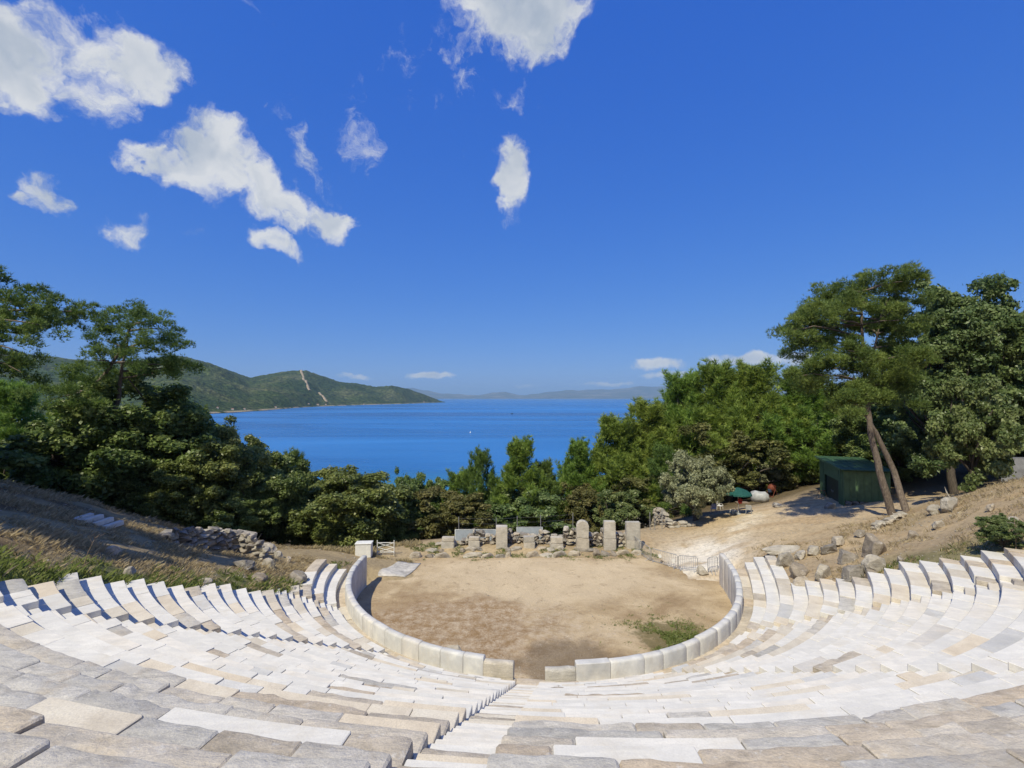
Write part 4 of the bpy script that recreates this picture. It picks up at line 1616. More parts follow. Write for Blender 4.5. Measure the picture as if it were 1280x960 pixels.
# far woodland between the theatre and the shore: reads as one mass
wr = np.random.default_rng(91)
wx = wr.uniform(-150, 150, 1500)
wy = wr.uniform(70, 178, 1500)
keep = (np.abs(wx) < wy * 1.25) & (wx - .02 * wy < 400)
wx, wy = wx[keep], wy[keep]
wz = gz(wx, wy)
# crowns stay under the line of sight to the sea in the gap
top_lim = EYE - wy * (128 / FPX)
Vs, Fs, Ts = [], [], []
off = 0
for x, y, z, tl in zip(wx, wy, wz, top_lim):
    gap = 480 < 640 + FPX * x / y < 770
    h = wr.uniform(5, 9)
    if gap:
        h = min(h, tl - z - .3)
    if h < 1.5:
        continue
    n = 40
    u = unit(wr, n)
    q = np.array([x, y, z + h * .5]) + u * np.array([h * .42, h * .42, h * .5]) * wr.uniform(.6, 1, (n, 1))
    nn = u + unit(wr, n) * .6
    nn /= np.linalg.norm(nn, axis=1, keepdims=True)
    v, f, tn = leaf_cards(wr, q, nn, .95, np.clip(np.full(n, wr.uniform(.2, .7)) + wr.normal(0, .15, n), 0, 1), .8)
    Vs.append(v)
    Fs.append(f + off)
    Ts.append(tn)
    off += len(v)
wm = mesh_np('woodland', np.concatenate(Vs), np.concatenate(Fs), attrs={'tone': np.concatenate(Ts)})
tag(link('woodland', wm, mat=M['oak']), 'dense green woodland running down to the beach', 'woodland', kind='stuff')

# ------------------------------------------------------------------ grasses
def blades(name, label, cat, X, Y, h, w, mat, seed, per=5, lean=.5, zoff=0.0):
    r = np.random.default_rng(seed)
    Z = gz(X, Y) + zoff
    n = len(X) * per
    bx_ = np.repeat(X, per) + r.normal(0, .07, n)
    by_ = np.repeat(Y, per) + r.normal(0, .07, n)
    bz_ = np.repeat(Z, per) - .03
    hh = np.repeat(h, per) * r.uniform(.5, 1.2, n)
    a = r.uniform(0, 6.283, n)
    l = r.uniform(.1, lean, n) * hh
    V = np.empty((n, 4, 3))
    ca, sa = np.cos(a), np.sin(a)
    pa = a + r.uniform(1.2, 1.9, n)
    px_, py_ = np.cos(pa) * w / 2, np.sin(pa) * w / 2
    V[:, 0] = np.stack([bx_ - px_, by_ - py_, bz_], 1)
    V[:, 1] = np.stack([bx_ + px_, by_ + py_, bz_], 1)
    V[:, 2] = np.stack([bx_ + ca * l * .4 + px_ * .6, by_ + sa * l * .4 + py_ * .6, bz_ + hh * .6], 1)
    V[:, 3] = np.stack([bx_ + ca * l * 1.2, by_ + sa * l * 1.2, bz_ + hh], 1)
    F = np.arange(n * 4).reshape(n, 4)
    tone = np.repeat(np.clip(np.repeat(r.uniform(.2, .8, len(X)), per) + r.normal(0, .12, n), 0, 1), 4)
    me = mesh_np(name, V.reshape(-1, 3), F, attrs={'tone': tone})
    return tag(link(name, me, mat=M[mat]), label, cat, kind='stuff')


def outside_seats(x, y, m=.4):
    dx, dy = x - CX, y - CY
    ph = np.degrees(np.arctan2(-dx, -dy))
    R = np.hypot(dx - flare(ph), dy)
    el, er = np.interp(R, _li, _lv), np.interp(R, _li, _rv)
    s = np.where(ph >= 0, ph - el, -ph - er) * math.pi / 180 * R
    return s, R, ph


gr = np.random.default_rng(41)
x, y = gr.uniform(-36, -9, 60000), gr.uniform(9, 41, 60000)
s, R, ph = outside_seats(x, y)
dn = fbm(x * .5, y * .5, 4, 51)
k = (s > .35) & (R > 13) & (dn > .42) & (gr.random(len(x)) < np.clip((dn - .38) * 4, 0, 1)) & ((s > 1.2) | (gr.random(len(x)) < .25))
k &= ~((np.abs(x + 12.5) < 3.5) & (y > 34.5))
blades('dry_grass', 'straw coloured dry grass on the left slope', 'grass', x[k], y[k], .07 + .24 * dn[k] * gr.uniform(.3, 1.3, k.sum()), .012, 'drygrass', 42, 5, 1.4)
x, y = gr.uniform(-30, -9, 40000), gr.uniform(7, 34, 40000)
s, R, ph = outside_seats(x, y)
dn = fbm(x * .9, y * .9, 4, 33)
k = (s > .12) & (s < 3.2 + (dn - .5) * 3) & (R > 13.5) & (gr.random(len(x)) < np.clip((dn - .32) * 3.4, 0, 1) * (1 - s / 4.5))
blades('green_grass', 'green weeds growing along the broken row ends on the left', 'grass', x[k], y[k], gr.uniform(.08, .30, k.sum()), .025, 'greengrass', 43, 7, 1.1)
x, y = gr.uniform(17, 36, 30000), gr.uniform(12, 36, 30000)
s, R, ph = outside_seats(x, y)
dn = fbm(x * .8, y * .8, 4, 34)
k = (s > .15) & (s < 2.6 + (dn - .5) * 3) & (R > 17.5) & (gr.random(len(x)) < np.clip((dn - .36) * 3.4, 0, .9) * (1 - s / 3.6))
blades('green_grass', 'thin green grass behind the row ends on the right', 'grass', x[k], y[k], gr.uniform(.06, .2, k.sum()), .03, 'greengrass', 44, 6, .9)
k = (s > .8) & (R > 14) & (dn > .5) & (gr.random(len(x)) < .35)
blades('dry_grass', 'sparse dry grass on the right bank', 'grass', x[k], y[k], gr.uniform(.07, .26, k.sum()), .022, 'drygrass', 45, 5, .9)
x, y = gr.normal(8.9, 1.4, 2600), gr.normal(26.0, 1.2, 2600)
k = (np.hypot(x - CX, y - CY) < 11.6) & (fbm(x * 1.3, y * 1.3, 4, 36) > .5)
blades('low_weeds', 'low green and brown weeds on the orchestra floor', 'weeds', x[k], y[k], gr.uniform(.03, .13, k.sum()), .035, 'greengrass', 46, 6, 1.4, .10)
x, y = gr.uniform(-9, 12, 6000), gr.uniform(38, 41.5, 6000)
k = (fbm(x * 1.1, y * 1.1, 4, 37) > .56)
blades('low_weeds', 'low weeds along the foot of the stage ruins', 'weeds', x[k], y[k], gr.uniform(.04, .16, k.sum()), .03, 'greengrass', 47, 5, 1.2, .06)
x, y = gr.uniform(-16, -7.5, 4000), gr.uniform(36.5, 43, 4000)
k = (fbm(x * .7, y * .7, 4, 38) > .5) & (y > 37.5)
blades('dry_grass', 'dry grass round the white plinth', 'grass', x[k], y[k], gr.uniform(.1, .4, k.sum()), .025, 'drygrass', 48, 5, .8)

# ------------------------------------------------------------------ small builders
class Kit:
    """collects shaped pieces for one part"""

    def __init__(s):
        s.bm = bmesh.new()

    def box(s, c, size, rot=(0, 0, 0), bevel=.01, seg=1):
        m = Matrix.Translation(Vector(c)) @ Matrix.Rotation(rot[2], 4, 'Z') @ Matrix.Rotation(rot[1], 4, 'Y') @ Matrix.Rotation(rot[0], 4, 'X') @ Matrix.Diagonal((*size, 1))
        r = bmesh.ops.create_cube(s.bm, size=1.0, matrix=m)
        if bevel:
            es = list({e for v in r['verts'] for e in v.link_edges})
            bmesh.ops.bevel(s.bm, geom=es, offset=min(bevel, min(size) * .4), segments=seg, affect='EDGES')
        return s

    def rod(s, path, r, seg=6, r1=None):
        path = [Vector(p) for p in path]
        n = len(path)
        V, F = tube(path, [r + ((r1 if r1 is not None else r) - r) * k / (n - 1) for k in range(n)], seg, 0, 0)
        vs = [s.bm.verts.new(v) for v in V]
        for f in F:
            s.bm.faces.new([vs[i] for i in f])
        s.bm.faces.new(vs[:seg][::-1])
        s.bm.faces.new(vs[-seg:])
        return s

    def lathe(s, c, prof, seg=16, axis='Z', rot=None):
        c = Vector(c)
        rings = []
        for r, z in prof:
            ring = []
            for k in range(seg):
                a = 2 * math.pi * k / seg
                v = Vector((r * math.cos(a), r * math.sin(a), z))
                if rot is not None:
                    v = rot @ v
                ring.append(s.bm.verts.new(c + v))
            rings.append(ring)
        for a, b in zip(rings, rings[1:]):
            for k in range(seg):
                s.bm.faces.new((a[k], a[(k + 1) % seg], b[(k + 1) % seg], b[k]))
        s.bm.faces.new(rings[0][::-1])
        s.bm.faces.new(rings[-1])
        return s

    def poly(s, pts, thick=.02, n=Vector((0, 0, 1))):
        a = [s.bm.verts.new(Vector(p)) for p in pts]
        b = [s.bm.verts.new(Vector(p) - Vector(n) * thick) for p in pts]
        s.bm.faces.new(a)
        s.bm.faces.new(b[::-1])
        k = len(pts)
        for i in range(k):
            s.bm.faces.new((a[i], b[i], b[(i + 1) % k], a[(i + 1) % k]))
        return s

    def build(s, name, mat, parent=None, smooth=False, jitter=0.0, seed=0):
        bmesh.ops.recalc_face_normals(s.bm, faces=s.bm.faces)
        me = bpy.data.meshes.new(name)
        if jitter:
            for v in s.bm.verts:
                v.co += Vector((n3(*v.co, 1.7, seed), n3(*v.co, 1.7, seed + 9), n3(*v.co, 1.7, seed + 18))) * jitter
        s.bm.to_mesh(me)
        s.bm.free()
        if smooth:
            me.polygons.foreach_set('use_smooth', np.ones(len(me.polygons), bool))
        me.materials.append(mat)
        return link(name, me, parent)


def rock_mesh(name, seed, mat, blocky=.5, detail=1):
    r = random.Random(seed)
    bm = bmesh.new()
    for k in range(16):
        v = Vector((r.uniform(-1, 1), r.uniform(-1, 1), r.uniform(-1, 1)))
        m = max(abs(v.x), abs(v.y), abs(v.z))
        v = v / m * blocky + v.normalized() * (1 - blocky)
        v = Vector((v.x * .5 * (1.12 if v.z < 0 else 1), v.y * .5 * (1.12 if v.z < 0 else 1), (v.z + 1) * .5))
        bm.verts.new(v)
    h = bmesh.ops.convex_hull(bm, input=bm.verts)
    bmesh.ops.delete(bm, geom=[v for v in bm.verts if not v.link_faces], context='VERTS')
    bmesh.ops.bevel(bm, geom=list(bm.edges), offset=.035, segments=1, affect='EDGES')
    bmesh.ops.triangulate(bm, faces=bm.faces)
    if detail:
        bmesh.ops.subdivide_edges(bm, edges=[e for e in bm.edges if e.calc_length() > .14], cuts=2)
        bmesh.ops.triangulate(bm, faces=bm.faces)
    for v in bm.verts:
        v.co += Vector((n3(*v.co, 3.2, seed), n3(*v.co, 3.2, seed + 5), n3(*v.co, 3.2, seed + 11))) * .07 + Vector((n3(*v.co, 9, seed), n3(*v.co, 9, seed + 5), n3(*v.co, 9, seed + 11))) * .03
    bmesh.ops.recalc_face_normals(bm, faces=bm.faces)
    me = bpy.data.meshes.new(name)
    bm.to_mesh(me)
    bm.free()
    me.materials.append(M[mat])
    return me


ROCKS = {k: [rock_mesh('boulder', 100 + i + j * 20, k, .35 + .1 * (i % 4)) for i in range(7)] for j, k in enumerate(('rock', 'palerock', 'grey'))}


def rock(px, pyb, wpx, hpx, label, mat='palerock', yaw=None, depth=.75, group=None, name='boulder', tilt=0.0, sink=.5):
    p = ghit(px, pyb)
    o = link(name, rnd.choice(ROCKS[mat]))
    w = wpx / FPX * p.y
    h = hpx / FPX * p.y * .92
    o.scale = (w, w * depth, h * (1 + sink))
    o.location = (p.x, p.y + w * depth * .25, p.z - h * sink)
    o.rotation_euler = (tilt, rnd.uniform(-.08, .08), rnd.uniform(-.5, .5) if yaw is None else yaw)
    return tag(o, label, 'boulder', group)


GR, GL = 'boulders on the right bank', 'stones on the left slope'
for a in [
    (984, 692, 50, 10, 'long flat pale slab just above the right horn of seats', 'palerock', .05, .45),
    (988, 709, 22, 18, 'slanting slab in the line of stones by the right horn', 'palerock', -.6, 1.3),
    (1002, 722, 24, 16, 'middle stone of the slanting line by the right horn', 'rock', -.7, 1.0),
    (1010, 738, 26, 18, 'lowest rounded stone of the slanting line by the right horn', 'palerock', .5, .9),
    (1006, 698, 17, 10, 'small stone next to the long flat slab', 'palerock'),
    (1022, 694, 19, 11, 'second stone in the upper row of the right bank', 'palerock'),
    (1040, 691, 22, 13, 'third stone in the upper row of the right bank', 'rock'),
    (1054, 681, 19, 10, 'flat stone higher in the upper row of the right bank', 'palerock'),
    (1076, 672, 16, 9, 'small stone at the top of the upper row on the right', 'rock'),
    (1062, 703, 23, 16, 'square boulder in the middle of the right bank', 'rock'),
    (1032, 723, 21, 18, 'tilted boulder left of the middle of the right bank', 'palerock', .7),
    (1071, 724, 25, 20, 'broken brown boulder above the row ends on the right', 'rock'),
    (1098, 694, 29, 28, 'largest rough boulder standing on the right bank', 'rock', .3, .9),
    (1097, 714, 26, 20, 'pale square block below the largest boulder', 'palerock', .1, .8),
    (1094, 728, 23, 13, 'grey stone touching the row ends below the pale block', 'rock'),
    (1063, 734, 20, 12, 'dark low stone at the row ends on the right', 'rock'),
    (1143, 673, 14, 10, 'lone small grey stone on the dry bank right of the largest boulder', 'rock'),
    (1128, 704, 10, 9, 'small brown stone in the dry grass right of the pale block', 'rock'),
    (1175, 641, 22, 13, 'tilted pale slab lying below the tall shrub, left one', 'palerock', .4),
    (1193, 637, 26, 16, 'tilted pale slab lying below the tall shrub, right one', 'palerock', .5),
    (1243, 638, 12, 9, 'pale stone on the bank to the right of the tall shrub', 'palerock'),
    (1178, 660, 15, 10, 'pale wedge of stone in the middle of the right bank', 'palerock'),
    (1272, 657, 16, 11, 'pale stone at the right edge of the bank', 'palerock'),
    (1117, 655, 18, 7, 'flat stone at the foot of the leaning pine', 'palerock'),
    (1103, 660, 16, 8, 'flat stone left of the foot of the leaning pine', 'palerock'),
    (879, 719, 14, 12, 'pale rough stone at the end of the crowd barriers', 'palerock'),
]:
    rock(*a, group=GR)
for a in [
    (138, 694, 19, 11, 'pale stone in the shaded grass of the left slope', 'palerock'),
    (207, 675, 27, 12, 'flat grey stone at the left end of the rubble wall', 'rock'),
    (330, 690, 26, 11, 'slab sliding off the right end of the rubble wall', 'palerock'),
    (347, 697, 11, 9, 'small stone below the right end of the rubble wall', 'palerock'),
    (359, 704, 9, 9, 'small pale stone nearest the trees by the rubble wall', 'palerock'),
    (334, 711, 19, 13, 'rounded boulder in the straw right of the slope middle', 'palerock'),
    (301, 710, 25, 11, 'low boulder in the straw below the rubble wall', 'rock'),
    (370, 729, 23, 15, 'boulder in the weeds beside the left horn of seats', 'rock'),
    (322, 729, 21, 12, 'grey boulder in the weeds behind the row ends', 'rock'),
    (252, 731, 17, 8, 'flat pale stone in the green weeds on the left', 'palerock'),
    (162, 720, 14, 11, 'broken stone standing in the green weeds on the left', 'palerock'),
]:
    rock(*a, group=GL)
o = link('boulder', ROCKS['palerock'][2])
o.location, o.scale, o.rotation_euler = (-3.0, 23.7, -.05), (1.0, .8, .85), (0, 0, .4)
tag(o, 'rounded grey stone on the orchestra floor behind the wall', 'boulder')

# row-end stones left standing at the upper ends of the seats
for px, py, w, h, lab in ((366, 747, 13, 14, 'weathered block at the inner row ends by the left horn'), (112, 734, 0, 0, '')):
    if w:
        rock(px, py, w, h, lab, 'grey', group=GL)

# four white marble offcuts in the shaded grass
oc = ghit(115, 655)
for k, lab in enumerate(('leftmost white marble offcut lying in the shaded grass', 'second white marble offcut from the left in the shaded grass', 'third white marble offcut from the left in the shaded grass', 'rightmost white marble offcut lying in the shaded grass')):
    kk = Kit().box((0, 0, .14), (.34, .9, .24), bevel=.02)
    o = kk.build('marble_offcut', M['marble'], jitter=.02, seed=k)
    x_ = oc.x - .75 + k * .46
    o.location = (x_, oc.y + .3 + .1 * k, gz1(x_, oc.y + .3))
    o.rotation_euler = (.12, 0, -.35)
    tag(o, lab, 'stone', 'marble offcuts in the grass')

# ------------------------------------------------------------------ stacked stone walls
def stone_run(name, label, cat, pts, height, depth=.55, size=(.25, .6), seed=0, mats=('palerock', 'rock', 'palerock'), base_off=0.0, group=None):
    """a wall of separate stones along pts [(x, y)], height a function of the way along"""
    r = random.Random(seed)
    x0, y0 = pts[0]
    root = empty(name, (x0, y0, gz1(x0, y0)), label, cat, group)
    seg = []
    for (a, b) in zip(pts, pts[1:]):
        seg.append((Vector((*a, 0)), Vector((*b, 0))))
    tot = sum((b - a).length for a, b in seg)

    def along(t):
        d = t * tot
        for a, b in seg:
            L = (b - a).length
            if d <= L:
                return a.lerp(b, d / L), (b - a).normalized()
            d -= L
        return seg[-1][1], (seg[-1][1] - seg[-1][0]).normalized()
    z = 0.0
    while True:
        hmax = max(height(t / 20) for t in range(21))
        if z > hmax - .05:
            break
        ch = r.uniform(.20, .32) * (size[1] / .6)
        t = -r.random() * .03
        while t < 1:
            w = r.uniform(*size)
            tc_ = t + w / 2 / tot
            if 0 <= tc_ <= 1 and z < height(tc_) - .08:
                q, d = along(tc_)
                o = link('stone', r.choice(ROCKS[r.choice(mats)]), root)
                zb = gz1(q.x, q.y) + base_off
                o.location = Vector((q.x + r.uniform(-.04, .04), q.y + r.uniform(-.05, .05), zb + z - .05 + r.uniform(-.03, .03))) - root.location
                o.rotation_euler = (r.uniform(-.06, .06), r.uniform(-.08, .08), math.atan2(d.y, d.x) + r.uniform(-.12, .12))
                o.scale = (w * 1.12, depth * r.uniform(.8, 1.1), ch * r.uniform(1.0, 1.25))
            t += w / tot
        z += ch * .92
    return root


def X_at(px, d):
    return (px - 640) / FPX * d / math.cos(PITCH)


# ruined wall on the left slope
wl0, wl1, wl2 = ghit(218, 680), ghit(292, 690), ghit(334, 702)
stone_run('rubble_wall', 'ruined rubble wall with flat capping slabs on the left slope', 'wall', [(wl0.x, wl0.y), (wl1.x, wl1.y), (wl2.x, wl2.y)], lambda t: .75 + .75 * math.sin(min(t * 1.35, 1) * math.pi * .6) - .7 * max(0, t - .75) * 3, .7, (.3, .75), 3)
for k, (px, pyb, w, h, lab) in enumerate(((262, 668, 60, 4, 'long flat capping slab on the rubble wall'), (305, 674, 25, 8, 'tilted capping block at the right end of the rubble wall'))):
    p = at_d(px, pyb, wl1.y + .2)
    kk = Kit().box((0, 0, 0), (w / FPX * p.y, .8, h / FPX * p.y), bevel=.05, seg=2)
    o = kk.build('capping_slab', M['palerock'], jitter=.06, seed=k, smooth=False)
    o.location = p + Vector((0, 0, h / FPX * p.y * .5))
    o.rotation_euler = (.05, .02 + .15 * k, .03)
    tag(o, lab, 'slab', 'capping slabs')

# the stage: rubble wall, piers and standing slabs
DS = 41.6
stone_run('stage_wall', 'low rubble wall of the ruined stage building', 'wall', [(X_at(548, 41.0), 41.0), (X_at(620, DS), DS), (X_at(700, DS), DS), (X_at(782, DS), 41.4)],
          lambda t: .25 + .55 * float(sstep(.03, .22, np.array(t))) + .5 * float(sstep(.60, .70, np.array(t))) * (1 - .4 * float(sstep(.8, .9, np.array(t)))) + .18 * math.sin(t * 37), .8, (.28, .72), 8, base_off=.05)
stone_run('stage_kerb', 'low stone kerb along the front of the stage', 'kerb', [(X_at(520, 38.8), 38.8), (X_at(680, 39.2), 39.2), (X_at(796, 39.6), 39.6)], lambda t: .14 if math.sin(t * 23) > -.8 else .0, .55, (.6, 1.5), 12, base_off=-.22)
stone_run('stage_footing', 'second line of footing stones in front of the stage wall', 'footing', [(X_at(538, 39.9), 39.9), (X_at(690, 40.2), 40.2), (X_at(775, 40.4), 40.4)], lambda t: .14 if math.sin(t * 31 + 1) > -.3 else .0, .6, (.4, 1.2), 14, base_off=-.16)


def pier(px, top, bot, w, label, courses, mat='pierstone', roundtop=False, d=40.6, depth=.6, name='stage_pier'):
    x = X_at(px, d)
    zb = gz1(x, d) - .08
    zt = at_d(px, top, d).z
    root = empty(name, (x, d, zb), label, 'pier', 'stone piers of the stage')
    W = w / FPX * d
    Ht = zt - zb
    z = 0
    for k, f in enumerate(courses):
        h = Ht * f
        kk = Kit()
        if roundtop and k == len(courses) - 1:
            pts = [(-W / 2, 0), (W / 2, 0), (W / 2, h * .72), (W * .42, h * .88), (W * .2, h * .98), (0, h), (-W * .2, h * .98), (-W * .42, h * .88), (-W / 2, h * .72)]
            kk.poly([(a, -depth / 2, b) for a, b in pts], depth, Vector((0, -1, 0)))
            es = [e for e in kk.bm.edges]
            bmesh.ops.bevel(kk.bm, geom=es, offset=.03, segments=1, affect='EDGES')
        else:
            s_ = 1 - .05 * (k % 2)
            kk.box((0, 0, h / 2), (W * s_, depth * (1 if k == 0 else .9), h - .012), bevel=.04, seg=2)
        o = kk.build('pier_block', M[mat], root, jitter=.035, seed=px + k)
        o.location = (rnd.uniform(-.03, .03), 0, z)
        o.rotation_euler = (0, 0, rnd.uniform(-.06, .06))
        z += h
    return root


pier(561, 671, 685, 16, 'low square pier at the left end of the stage', (.62, .38))
pier(593, 671, 686, 14, 'low narrow pier left of the tall stage pier', (.7, .3))
pier(627, 657.5, 686, 14, 'tall plain square pier in front of the stage wall', (1.0,), depth=.8)
pier(661, 670, 683, 14, 'low rough pier right of the tall stage pier', (.55, .45))
pier(695, 671, 685, 16, 'low two-course pier left of the round-topped slabs', (.5, .5))
pier(727.5, 650.5, 683, 15, 'left round-topped standing slab on a square base', (.44, .56), roundtop=True)
pier(760.5, 651, 682, 15, 'middle square-topped standing slab on a square base', (.40, .60))
pier(790, 652, 688, 18, 'right broken-topped standing slab beside the crowd barriers', (.35, .65), d=41.0)


def sheet(name, label, px0, px1, top, bot, d0, d1, mat, cat='panel', group=None):
    a, b = at_d(px0, bot, d0), at_d(px1, bot, d0)
    c, e = at_d(px1, top, d1), at_d(px0, top, d1)
    n = (b - a).cross(e - a).normalized()
    root = empty(name, a, label, cat, group)
    Kit().poly([q - a for q in (a, b, c, e)], .03, n).build('sheet', mat, root)
    for q0, q1 in ((a, e), (b, c)):
        Kit().rod([q0 - a - Vector((0, 0, .5)), q1 - a], .035).build('frame_post', M['galv'], root)
    Kit().rod([e - a, c - a], .03).build('frame_rail', M['galv'], root)
    return root


sheet('sheet_panel', 'wider blue grey sheet panel behind the left of the stage wall', 569, 620, 662, 676, 42.6, 43.4, M['panel'], group='sheet panels behind the stage')
sheet('sheet_panel', 'narrower blue grey sheet panel right of the tall stage pier', 646, 678, 659, 676, 42.6, 43.4, M['panel'], group='sheet panels behind the stage')

# thin posts and wires behind the stage
wf = empty('wire_fence', at_d(574, 676, 44), 'thin wire fence on slim posts behind the stage ruins', 'fence')
pp = []
for px, top in ((574, 646), (620.5, 647), (646.5, 645), (675.5, 644), (715.5, 641), (811, 640), (817, 641), (826, 637)):
    d = 44.0 if px < 800 else 46.0
    x = X_at(px, d)
    zb, zt = gz1(x, d) - .2, at_d(px, top, d).z
    Kit().rod([Vector((x, d, zb)) - wf.location, Vector((x, d, zt)) - wf.location], .035).build('post', M['galv'], wf)
    pp.append(Vector((x, d, zt)))
for f in (.15, .6, 1.05):
    Kit().rod([q - wf.location - Vector((0, 0, f)) for q in pp[:5]], .008, 4).build('wire', M['wire'], wf)

# white plinth and white lattice gate beside the left horn
p = ghit(455, 695)
root = empty('white_plinth', p, 'plain white square plinth left of the stage', 'plinth')
Kit().box((0, 0, .48), (1.22, .7, 1.06), bevel=.03).build('block', M['whitepaint'], root)
Kit().box((0, 0, 1.045), (1.30, .78, .09), bevel=.02).build('top_slab', M['whitepaint'], root)
root.rotation_euler = (0, 0, .08)
p = ghit(482, 694)
root = empty('lattice_gate', p, 'small white lattice gate right of the plinth', 'gate')
for x in (-.68, .68):
    Kit().box((x, 0, .55), (.06, .06, 1.3), bevel=.01).build('gate_post', M['whitepaint'], root)
for z in (.25, 1.0):
    Kit().box((0, 0, z), (1.34, .04, .05), bevel=.005).build('rail', M['whitepaint'], root)
for a, b in (((-.66, .27), (.66, .62)), ((-.66, .62), (.66, .98)), ((-.66, .62), (.66, .27)), ((-.66, .98), (.66, .62))):
    Kit().rod([(a[0], .01, a[1]), (b[0], .01, b[1])], .022).build('lattice_bar', M['whitepaint'], root)


def draped(name, label, cat, corners, mat, lift=.05, n=10, amp=.05, group=None):
    A, B, C_, D_q = [ghit(*c) for c in corners]
    V = []
    for i in range(n + 1):
        for j in range(n + 1):
            u, v = i / n, j / n
            q = A * (1 - u) * (1 - v) + B * u * (1 - v) + C_ * u * v + D_q * (1 - u) * v
            e = .25 * n3(q.x, q.y, 0, .9, 4)
            V.append((q.x + e, q.y + e * .6))
    V = np.array(V)
    z = gz(V[:, 0], V[:, 1])
    z = np.maximum(z, .02) + lift + (fbm(V[:, 0] * 2, V[:, 1] * 2, 3, 7) - .4) * amp
    P3 = np.c_[V, z]
    P4 = P3 - np.array([0, 0, .035])
    m = (n + 1) ** 2
    F = []
    for i in range(n):
        for j in range(n):
            a = i * (n + 1) + j
            F.append((a, a + 1, a + n + 2, a + n + 1))
            F.append((m + a, m + a + n + 1, m + a + n + 2, m + a + 1))
    rim = [j for j in range(n)] + [i * (n + 1) + n for i in range(n)] + [n * (n + 1) + j for j in range(n, 0, -1)] + [i * (n + 1) for i in range(n, 0, -1)]
    for k in range(len(rim)):
        a, b = rim[k], rim[(k + 1) % len(rim)]
        F.append((b, a, m + a, m + b))
    o = link(name, mesh_np(name, np.concatenate([P3, P4]), np.array(F), True), mat=mat)
    return tag(o, label, cat, group)


M['dustysheet'] = plain('dusty_white_sheet', (.56, .53, .48), .8, 0, .35, 1.6, .4)
draped('white_sheet', 'crumpled white sheet spread on the ground by the left horn', 'sheet', [(473, 721), (508, 722), (526, 706), (498, 702)], M['dustysheet'], .035, 10, .03)

# ------------------------------------------------------------------ crowd barriers
def barrier(label, a, b, signs=()):
    a, b = Vector(a), Vector(b)
    L = (b - a).length
    root = empty('crowd_barrier', a, label, 'barrier', 'crowd barriers', rz=math.atan2(b.y - a.y, b.x - a.x))
    dz = b.z - a.z
    H = 1.12
    z0 = .16
    Kit().rod([(0, 0, z0), (0, 0, H - .1), (.1, 0, H), (L - .1, 0, H + dz), (L, 0, H - .1 + dz), (L, 0, z0 + dz), (0, 0, z0)], .025, 6).build('frame', M['galv'], root)
    n = max(6, int(L / .16))
    for k in range(1, n):
        x = L * k / n
        Kit().rod([(x, 0, z0 + dz * k / n), (x, 0, H + dz * k / n)], .011, 4).build('bar', M['galv'], root)
    for x in (.22, L - .22):
        Kit().rod([(x, -.32, 0), (x, 0, z0 + .05), (x, .32, 0)], .022, 5).build('foot', M['galv'], root)
    for x, z in signs:
        Kit().lathe((x, -.035, z), [(.001, 0), (.15, 0), (.15, .012), (.001, .012)], 14, rot=Matrix.Rotation(math.pi / 2, 3, 'X')).build('round_sign', M['whitepaint'], root)
    return root


A, B, C1, D1_ = ghit(787, 682), ghit(813, 703), ghit(847, 713), ghit(872, 716)
mid = (A + B) / 2
mid.z = gz1(mid.x, mid.y)
barrier('crowd barrier nearest the standing slabs', A, mid)
barrier('crowd barrier slanting towards the orchestra', mid + (B - A).normalized() * .08, B)
barrier('crowd barrier carrying two round white signs', B + Vector((.1, 0, 0)), C1, ((.8, .72), (2.0, .68)))
barrier('short crowd barrier at the right end of the line', C1 + Vector((.08, 0, 0)), D1_)
E1, E2 = ghit(885, 717), ghit(897, 716)
barrier('lone barrier frame beside the right end of the orchestra wall', E1, E2)

# ------------------------------------------------------------------ the yard on the right
# sloping dry-stone wall by the olive
w0, w1, w2 = ghit(812, 657), ghit(838, 660), ghit(872, 657)
stone_run('dry_stone_wall', 'sloping dry stone wall below the olive tree', 'wall', [(w0.x, w0.y), (w1.x, w1.y), (w2.x, w2.y)], lambda t: 1.0 + .9 * math.sin(min(1, t * 2.2) * 1.57) - 1.75 * max(0, t - .35) / .65, .6, (.35, .8), 21)


